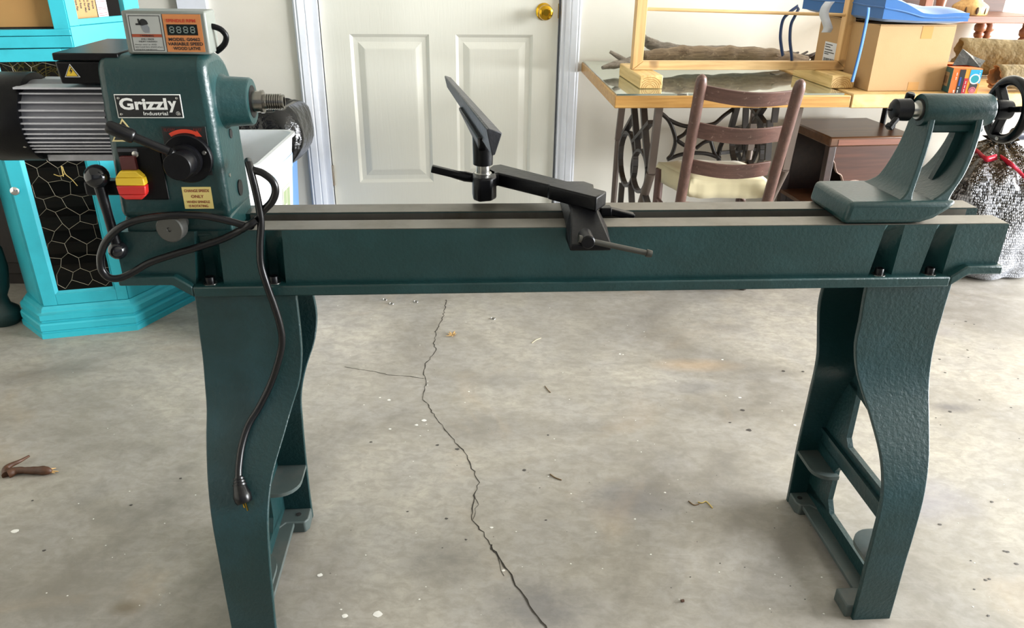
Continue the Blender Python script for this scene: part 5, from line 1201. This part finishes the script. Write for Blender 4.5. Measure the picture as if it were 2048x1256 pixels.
mb = MB(); lv = [rr_rect(bx0 + .03*(1-z/bh), bx1 - .03*(1-z/bh), b_y0 + .03*(1-z/bh), b_y1 - .03*(1-z/bh), .03, z) for z in (0, .3, bh)]; mb.grid(lv, True); mb.add(lv[0], [list(range(len(lv[0])))]); part('bin_body', mb, BB, bl, smooth=50)
mb = MB(); rows = []
for off, z in ((-.05, bh - .14), (-.03, bh + .02), (.0, bh + .075), (.035, bh + .085), (.06, bh + .055), (.072, bh + .0), (.070, bh - .06), (.045, bh - .115), (.020, bh - .13)):
    r = rr_rect(bx0 - off, bx1 + off, b_y0 - off*.5, b_y1 + off*.4, max(.03, .05 + off*.4), z, 14)
    rows.append([p + Vector((mnoise.noise(p*8), mnoise.noise(p*8 + Vector((4,0,0))), mnoise.noise(p*9 + Vector((0,4,0)))))*.020 + Vector((mnoise.noise(p*26), mnoise.noise(p*26 + Vector((4,0,0))), mnoise.noise(p*28 + Vector((0,4,0)))))*.016 for p in r])
mb.grid(rows, True); part('black_bag', mb, mat('wrinkled_black_film', '#040405', .16, bmp=.7, bscale=22, bdist=.010, spec=.45), bl, 'black plastic bag folded over the rim', smooth=75, sub=1)
# ================================================================== turquoise china cabinet with chicken wire
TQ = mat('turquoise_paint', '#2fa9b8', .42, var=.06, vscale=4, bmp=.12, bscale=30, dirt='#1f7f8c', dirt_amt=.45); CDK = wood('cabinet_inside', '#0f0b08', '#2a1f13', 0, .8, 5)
cab = thing('china_cabinet', 'turquoise painted corner cabinet with a chicken wire door behind the lathe', 'cabinet', FC, (.17, .25, 0))
U0, U1 = .033, .299; BR = Vector((U1, .033, 0)); CA = radians(68.26 - 15.43); CDIR = Vector((cos(CA), sin(CA), 0)); CL = .275
PL = [Vector((-.05, .20, 0)), Vector((-.05, .155, 0)), Vector((U0, .033, 0)), BR, BR + CDIR*CL, BR + CDIR*CL + Vector((-.10, .13, 0))]
def off_poly(P, o):
    out = []
    for i, p in enumerate(P):
        ns_ = []
        for a, b in ((i-1, i), (i, i+1)):
            if 0 <= a and b < len(P): d = (P[b] - P[a]).normalized(); ns_.append(Vector((d.y, -d.x, 0)))
        n = sum(ns_, Vector((0, 0, 0))).normalized(); c = n.dot(ns_[0]); out.append(p + n*(o/max(c, .4)))
    return out
pf = [(0, .032), (.018, .032), (.020, .027), (.024, .027), (.028, .030), (.048, .030), (.053, .027), (.056, .020), (.060, .020), (.064, .024), (.082, .024), (.086, .016), (.090, .012), (.098, .010), (.106, .002), (.107, -.02)]
mb = MB(); mb.grid([[p + Vector((0, 0, z)) for p in off_poly(PL, o)] for z, o in pf]); part('base_moulding', mb, TQ, cab, smooth=25)
ZT2 = 1.9
# front face: door frame below, rails in the middle, glazed frame above
def fbox(name, u0, u1, z0, z1, y0=.033, th=.02, parent=cab, **k):
    m = MB(); m.box((u0, y0, z0), (u1, y0 + th, z1)); return part(name, m, TQ, parent, bevel=.0015, smooth=30, **k)
OZ0, OZ1, OU0, OU1 = .147, .895, .083, .259
dr_ = fbox('door_stile', U0 + .001, OU0 - .006, .107, OZ1 + .036); fbox('door_stile', OU1 + .004, U1 - .001, .107, OZ1 + .036)
fbox('door_rail', OU0 - .006, OU1 + .004, .107, OZ0); fbox('door_rail', OU0 - .006, OU1 + .004, OZ1, OZ1 + .036)
mb = MB(); y = .033
for (a, b, c, d) in (((OU0 - .006, OZ0 - .004), (OU0 - .006, OZ1), (OU0 + .004, OZ1), (OU0 + .004, OZ0 + .008)), ((OU0 - .006, OZ0 - .004), (OU1 + .004, OZ0 - .004), (OU1 - .003, OZ0 + .008), (OU0 + .004, OZ0 + .008)), ((OU1 + .004, OZ0 - .004), (OU1 + .004, OZ1), (OU1 - .003, OZ1), (OU1 - .003, OZ0 + .008))):
    mb.add([(a[0], y, a[1]), (b[0], y, b[1]), (c[0], y + .010, c[1]), (d[0], y + .010, d[1])], [[0, 1, 2, 3]])
part('door_bead', mb, TQ, cab, smooth=0)
fbox('waist_rail', U0, U1, .934, .966, .030, .025); fbox('lower_rail', U0, U1, .9675, .985, .033)
fbox('upper_stile', U0, U0 + .04, .985, ZT2); fbox('upper_stile', .257, U1, .985, ZT2)
c = FC.w(32, 380, .031); mb = MB(); mb.lathe([(0, .006), (.008, .006), (.010, .0125), (.016, .0135), (.020, .010), (.0215, .003)], (c.x, .033, c.z), (0, -1, 0), 24); part('knob', mb, CHROME, cab, 'chrome knob')
# canted side: panel below, glazed frame above
def cbox(name, s0_, s1_, z0, z1, off=0, th=.02, m_=None):
    n = Vector((-CDIR.y, CDIR.x, 0)); a, b = BR + CDIR*s0_ + n*off, BR + CDIR*s1_ + n*off
    mm = MB(); mm.prism([a + Vector((0, 0, z0)), b + Vector((0, 0, z0)), b + Vector((0, 0, z1)), a + Vector((0, 0, z1))], n*th); return part(name, mm, m_ or TQ, cab, bevel=.0012, smooth=30)
cbox('side_panel', .003, CL, .107, .93); cbox('side_rail', .003, CL, .9305, .992); cbox('side_stile', .003, .037, .9925, ZT2); cbox('side_stile', .215, CL, .9925, ZT2)
cbox('side_bead', .037, .215, .9925, 1.010, .008, .008)
n_ = Vector((-CDIR.y, CDIR.x, 0))
CARDD = mat('brown_paperboard', '#9a7340', .7, var=.06)
pbx = thing('brown_carton', 'plain brown carton behind the front glass opening of the turquoise cabinet', 'box', FC, (.15, .12, .99))
mb = MB(); mb.box((.0, .065, .99), (.262, .20, 1.35)); part('carton', mb, CARDD, pbx, smooth=0)
# contents on the upper shelf
c0 = BR + CDIR*.030 + n_*.042; mb = MB(); a, b = BR + CDIR*.035 + n_*.038, BR + CDIR*.142 + n_*.038
pb = thing('printed_carton', 'tan mailing carton covered with rows of dark printed words in the cabinet', 'box', FC, (a + b)/2 + Vector((0, 0, .995)))
mb.prism([a + Vector((0, 0, .99)), b + Vector((0, 0, .99)), b + Vector((0, 0, 1.4)), a + Vector((0, 0, 1.4))], n_*.02); part('carton', mb, mat('tan_carton', '#a88452', .7, var=.04), pb, smooth=0)
mb = MB(); wds = ['Shipping Rate', 'Flat Mailing for', 'Simple Flat', 'Mailing Rate', 'Shipping for Mail', 'Flat Rate', 'Mailing Simple', 'Shipping']
for i in range(7):
    text_mb(mb, wds[i], a + CDIR*(.009 + i*.0145) - n_*.0006 + Vector((0, 0, 1.058 - .004*(i % 3))), (0, 0, -1), CDIR, height=.0085, bold=.02)
part('lettering', mb, BLACKP, pb, smooth=0, fix=False, kind='stuff')
a2, b2 = BR + CDIR*.144 + n_*.036, BR + CDIR*.182 + n_*.036
pe = thing('red_striped_envelope', 'white envelope with fine red lines beside the tan carton in the cabinet', 'envelope', FC, (a2 + b2)/2 + Vector((0, 0, .995)))
mb = MB(); mb.prism([a2 + Vector((0, 0, 1.0)), b2 + Vector((0, 0, 1.0)), b2 + Vector((0, 0, 1.4)), a2 + Vector((0, 0, 1.4))], n_*.012); part('envelope', mb, mat('white_card', '#c9c6c6', .6), pe, smooth=0)
mb = MB()
for z in (1.012, 1.018, 1.030, 1.034, 1.052, 1.066): mb.prism([a2 + CDIR*.003 - n_*.0004 + Vector((0, 0, z)), b2 - CDIR*.004 - n_*.0004 + Vector((0, 0, z)), b2 - CDIR*.004 - n_*.0004 + Vector((0, 0, z + .0015)), a2 + CDIR*.003 - n_*.0004 + Vector((0, 0, z + .0015))], -n_*.0003)
part('red_lines', mb, mat('red_rule', '#b04a50', .6), pe, smooth=0, kind='stuff')
# carcass: back, shelf, slats seen through the wire
mb = MB(); ins = off_poly(PL, -.022)
ins = [Vector(q) for q in ((-.030, .17, 0), (.042, .065, 0), (.29, .06, 0), (.43, .25, 0), (.40, .40, 0), (-.030, .39, 0))]
mb.hexa([p + Vector((0, 0, .97)) for p in ins], [p + Vector((0, 0, .988)) for p in ins]); part('shelf', mb, CDK, cab, smooth=0); mb = MB(); mb.hexa([p + Vector((0, 0, .09)) for p in ins], [p + Vector((0, 0, .12)) for p in ins]); part('shelf', mb, CDK, cab, smooth=0)
mb = MB(); mb.hexa([p + Vector((0, 0, ZT2)) for p in off_poly(PL, .02)], [p + Vector((0, 0, ZT2 + .04)) for p in off_poly(PL, .03)]); part('cornice', mb, TQ, cab, smooth=0)
mb = MB(); mb.prism([PL[0] + Vector((0, 0, .1)), PL[2] + Vector((.0, .02, .1)), PL[2] + Vector((.0, .02, ZT2)), PL[0] + Vector((0, 0, ZT2))], (-.012, .0, 0)); part('left_side', mb, TQ, cab, smooth=0)
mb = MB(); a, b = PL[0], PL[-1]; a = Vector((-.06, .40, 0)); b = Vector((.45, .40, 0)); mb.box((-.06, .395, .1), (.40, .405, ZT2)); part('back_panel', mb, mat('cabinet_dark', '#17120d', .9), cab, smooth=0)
for i, z in enumerate((.17, .26, .35, .44, .53, .62, .71, .80)):
    mb = MB(); mb.box((-.02, .375 - .004*(i % 3), z), (.38, .388, z + (.052 if i % 2 else .04))); part('back_slat', mb, CDK, cab, smooth=0)
WIRE = mat('galvanised_wire', '#8a8270', .5, .3, var=.2)
mb = MB(); R = .034; rr_ = random.Random(21); V = {}
def vert(x, z):
    k = (round(x*2000), round(z*2000)); 
    if k not in V: V[k] = Vector((x + rr_.uniform(-.009, .009), .049 + rr_.uniform(-.004, .004), z + rr_.uniform(-.009, .009)))
    return V[k]
ed = set(); dx = R*sqrt(3)
for r in range(-1, 19):
    for cidx in range(-1, 6):
        cx = OU0 + cidx*dx + (dx/2 if r % 2 else 0); cz = OZ0 + r*R*1.5
        h = [(cx + R*sin(pi/3*k), cz + R*cos(pi/3*k)) for k in range(6)]
        for k in range(6):
            p, q = h[k], h[(k+1) % 6]; kk = tuple(sorted(((round(p[0]*2000), round(p[1]*2000)), (round(q[0]*2000), round(q[1]*2000)))))
            if kk in ed: continue
            ed.add(kk); a, b = vert(*p), vert(*q)
            if all(OU0 - .008 < v.x < OU1 + .008 and OZ0 - .008 < v.z < OZ1 + .01 for v in (a, b)):
                mb.tube([a, b], .0006 if k % 3 else .0008, 5, cap=False)
part('chicken_wire', mb, WIRE, cab, smooth=60, kind='stuff')
c = FC.w(128, 345, .045); mb = MB(); STRAW = mat('straw', '#b9a05c', .7, var=.2)
tw = solo('straw_tuft', MB().tube(smooth_path([c + Vector((0, -.002, .020)), c + Vector((.004, -.004, -.004)), c + Vector((.018, -.003, -.022)), c + Vector((.030, -.002, -.045))], 4), .0014, 5).tube(smooth_path([c + Vector((-.003, -.002, .022)), c + Vector((-.003, -.004, 0)), c + Vector((-.004, -.002, -.012))], 4), .0017, 5).tube(smooth_path([c + Vector((.004, -.003, -.002)), c + Vector((-.012, -.004, -.010)), c + Vector((-.030, -.002, -.004))], 4), .0012, 5), STRAW, FC, c, 'bit of dry straw caught in the chicken wire', 'straw', smooth=60)
nest = FC.w(90, 138, .16); mb = MB(); rr_ = random.Random(5)
for k in range(60):
    p = Vector((nest.x + rr_.uniform(-.10, .09), .16 + rr_.uniform(-.05, .05), .815 + rr_.uniform(0, .05))); d = Vector((rr_.uniform(-1, 1), rr_.uniform(-.6, .6), rr_.uniform(-.1, .9))).normalized(); mb.tube([p, p + d*.03 + Vector((0, 0, .004)), p + d*.055], .0012, 4, cap=False)
solo('straw_heap', mb, STRAW, FC, (nest.x, .16, .80), 'heap of dry straw inside the turquoise cabinet above the motor', 'straw', kind='stuff', smooth=0)
mb = MB(); mb.box((.035, .065, .780), (.27, .33, .795)); part('wire_shelf', mb, CDK, cab, smooth=0)
# dark green turned post standing left of the cabinet
q = Vector((-1.77, 2.36, 0)); mb = MB(); pf = [(0, .045), (.02, .055), (.05, .052), (.07, .030), (.10, .026), (.13, .040), (.20, .052), (.27, .050), (.31, .030), (.34, .026), (.37, .042), (.46, .054), (.52, .050), (.56, .03), (.60, .04), (.62, .06), (.64, .06)]
leg_profile = pf
DG = mat('dark_green_paint', '#15302f', .5, var=.3, vscale=10)
dk = thing('added_dark_cupboard', 'guessed dark brown cupboard added for shapes lost in shadow behind the turned stand at the left edge', 'cupboard', FG, (-2.1, 2.92, 0))  # added cupboard, a guess that fills the dark area left of the cabinet
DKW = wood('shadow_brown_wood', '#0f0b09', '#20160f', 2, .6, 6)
mb = MB(); mb.box((-2.58, 2.76, .05), (-1.70, 3.005, 1.15)); part('body', mb, DKW, dk, bevel=.003)
mb = MB(); mb.box((-2.6, 2.73, 1.15), (-1.68, 3.005, 1.18)); part('top', mb, DKW, dk, bevel=.003)
for a_, b_ in ((-2.56, -2.15), (-2.13, -1.72)):
    mb = MB(); mb.box((a_, 2.745, .10), (b_, 2.76, 1.12)); o = part('door', mb, DKW, dk, bevel=.003); mb = MB(); mb.ball(((a_ if a_ > -2.3 else b_) + (.03 if a_ > -2.3 else -.03), 2.735, .62), .014, 12); part('knob', mb, BRASS, o, smooth=60)
mb = MB(); mb.box((-2.57, 2.78, 0), (-1.71, 3.0, .05)); part('plinth', mb, DKW, dk, smooth=0)
gp = thing('turned_stand', 'dark green turned wooden stand in the shadow left of the turquoise cabinet', 'stand', FG, (q.x - .02, q.y + .08, 0)); mb = MB(); mb.lathe(leg_profile, (q.x - .02, q.y + .08, 0), (0, 0, 1), 26); part('turned_leg', mb, DG, gp, smooth=50)
mb = MB(); mb.box((q.x - .22, q.y - .02, .64), (q.x + .03, q.y + .19, .67)); part('stand_top', mb, DG, gp, bevel=.004)
# ================================================================== small things on the floor
def ring_thing(px, py, label):
    p = FG.z(px, py, 0); m = MB(); rows = []; r, t = .0085, .0016
    for k in range(25):
        a = 2*pi*k/24; rows.append([p + Vector((cos(a)*(r + t*cos(b)), sin(a)*(r*.85 + t*cos(b)), .0018 + t*sin(b))) for b in [2*pi*j/6 for j in range(6)]])
    m.grid(rows, True); m.bar(p + Vector((-r, 0, .0018)), p + Vector((r, 0, .0018)), .002, .0015)
    return solo('metal_ring', m, STEEL, FG, p, label, 'ring', 'metal rings on the floor', smooth=60)
for px, py, s_ in ((770, 600, 'small metal ring on the concrete just under the lathe bed, leftmost'), (783, 608, 'small metal ring on the concrete, second from left, slightly nearer the camera'), (832, 604, 'small metal ring on the concrete, third from left, near the crack'), (986, 638, 'small metal ring on the concrete, right of the crack')): ring_thing(px, py, s_)
LEAF = mat('dry_brown_leaf', '#452711', .55, var=.5, vscale=40, bmp=.4, bscale=80, dirt='#2e1a0e', dirt_amt=.6); TAN = mat('dry_tan_pod', '#a58452', .6, var=.3, vscale=40)
P = lambda x, y, z=.0: FG.z(x, y, z)
pod = thing('dried_pod', 'curled dry brown seed pod lying on the concrete at the left edge', 'pod', FG, P(50, 938))
mb = MB(); mb.tube(smooth_path([P(14, 950, .006), P(12, 938, .010), P(22, 930, .013), P(40, 922, .014), P(58, 912, .010)], 5), [lerp(.012, .003, (i/20)**.7) for i in range(21)], 9); part('pod_half', mb, LEAF, pod, smooth=60)
mb = MB(); mb.tube(smooth_path([P(16, 948, .008), P(34, 941, .010), P(60, 941, .010), P(85, 941, .010), P(98, 942, .009), P(104, 943, .006)], 5), [.012, .012, .012, .011, .010, .009, .009, .009, .008, .009, .009, .010, .010, .010, .011, .012, .012, .011, .011, .010, .009, .008, .007, .006, .005, .004], 9); part('pod_half', mb, LEAF, pod, smooth=60)
mb = MB()
for dy, e in ((-4, (112, 936)), (0, (117, 943)), (2, (110, 946))): mb.tube([P(92, 942 + dy*.4, .009), P(*e, .003)], [.004, .001], 6)
part('pod_tip', mb, TAN, pod, smooth=60)
def bit(name, pts, rad, m, label, cat, group=None):
    b = MB(); b.tube(smooth_path([P(x, y, max(rad if not isinstance(rad, list) else max(rad), .001)) for x, y in pts], 4), rad, 6); p = P(*pts[0]); return solo(name, b, m, FG, p, label, cat, group, smooth=60)
lf = P(904, 671); mb = MB()
for k in range(7):
    a = 2*pi*k/7 + .3; d = Vector((cos(a), sin(a), 0)); l = .016 + .010*((k*5) % 3)/2; s_ = Vector((-d.y, d.x, 0))*.004
    mb.add([lf + Vector((0, 0, .002)), lf + d*l*.5 + s_ + Vector((0, 0, .004)), lf + d*l + Vector((0, 0, .0075)), lf + d*l*.5 - s_ + Vector((0, 0, .003))], [[0, 1, 2, 3]])
solo('dry_leaf', mb, TAN, FG, lf, 'small crumpled tan leaf on the concrete beside the crack', 'leaf', smooth=0, solid=.001)
TWIG = mat('twig_brown', '#6b5334', .7, var=.3, vscale=40)
bit('twig', [(1090, 772), (1096, 780), (1101, 785)], .0012, TWIG, 'thin dark twig on the concrete in the middle of the floor', 'twig', 'twigs on the floor')
bit('twig', [(1100, 948), (1110, 955), (1123, 960)], .0014, TWIG, 'short bent twig on the concrete right of the crack', 'twig', 'twigs on the floor')
bit('twig', [(1377, 1002), (1388, 1010), (1398, 1008)], .0013, TWIG, 'twig left of the tan straw bits on the concrete', 'twig', 'twigs on the floor')
bit('twig', [(1064, 686), (1072, 680), (1082, 676)], .0012, mat('pale_straw', '#b7a888', .7), 'pale straw piece on the concrete under the bed', 'straw')
bit('straw_bit', [(1396, 1004), (1404, 1006), (1412, 1003), (1420, 1010), (1425, 1016)], .0015, STRAW, 'tan curled straw bit on the concrete left of the right leg', 'straw')
bit('wood_chip', [(1199, 579), (1206, 580), (1213, 579)], .0035, LEAF, 'brown wood chip on the concrete just under the bed', 'chip')
bit('wood_chip', [(1362, 1202), (1368, 1201)], .003, LEAF, 'tiny dark wood chip on the concrete near the bottom edge', 'chip')
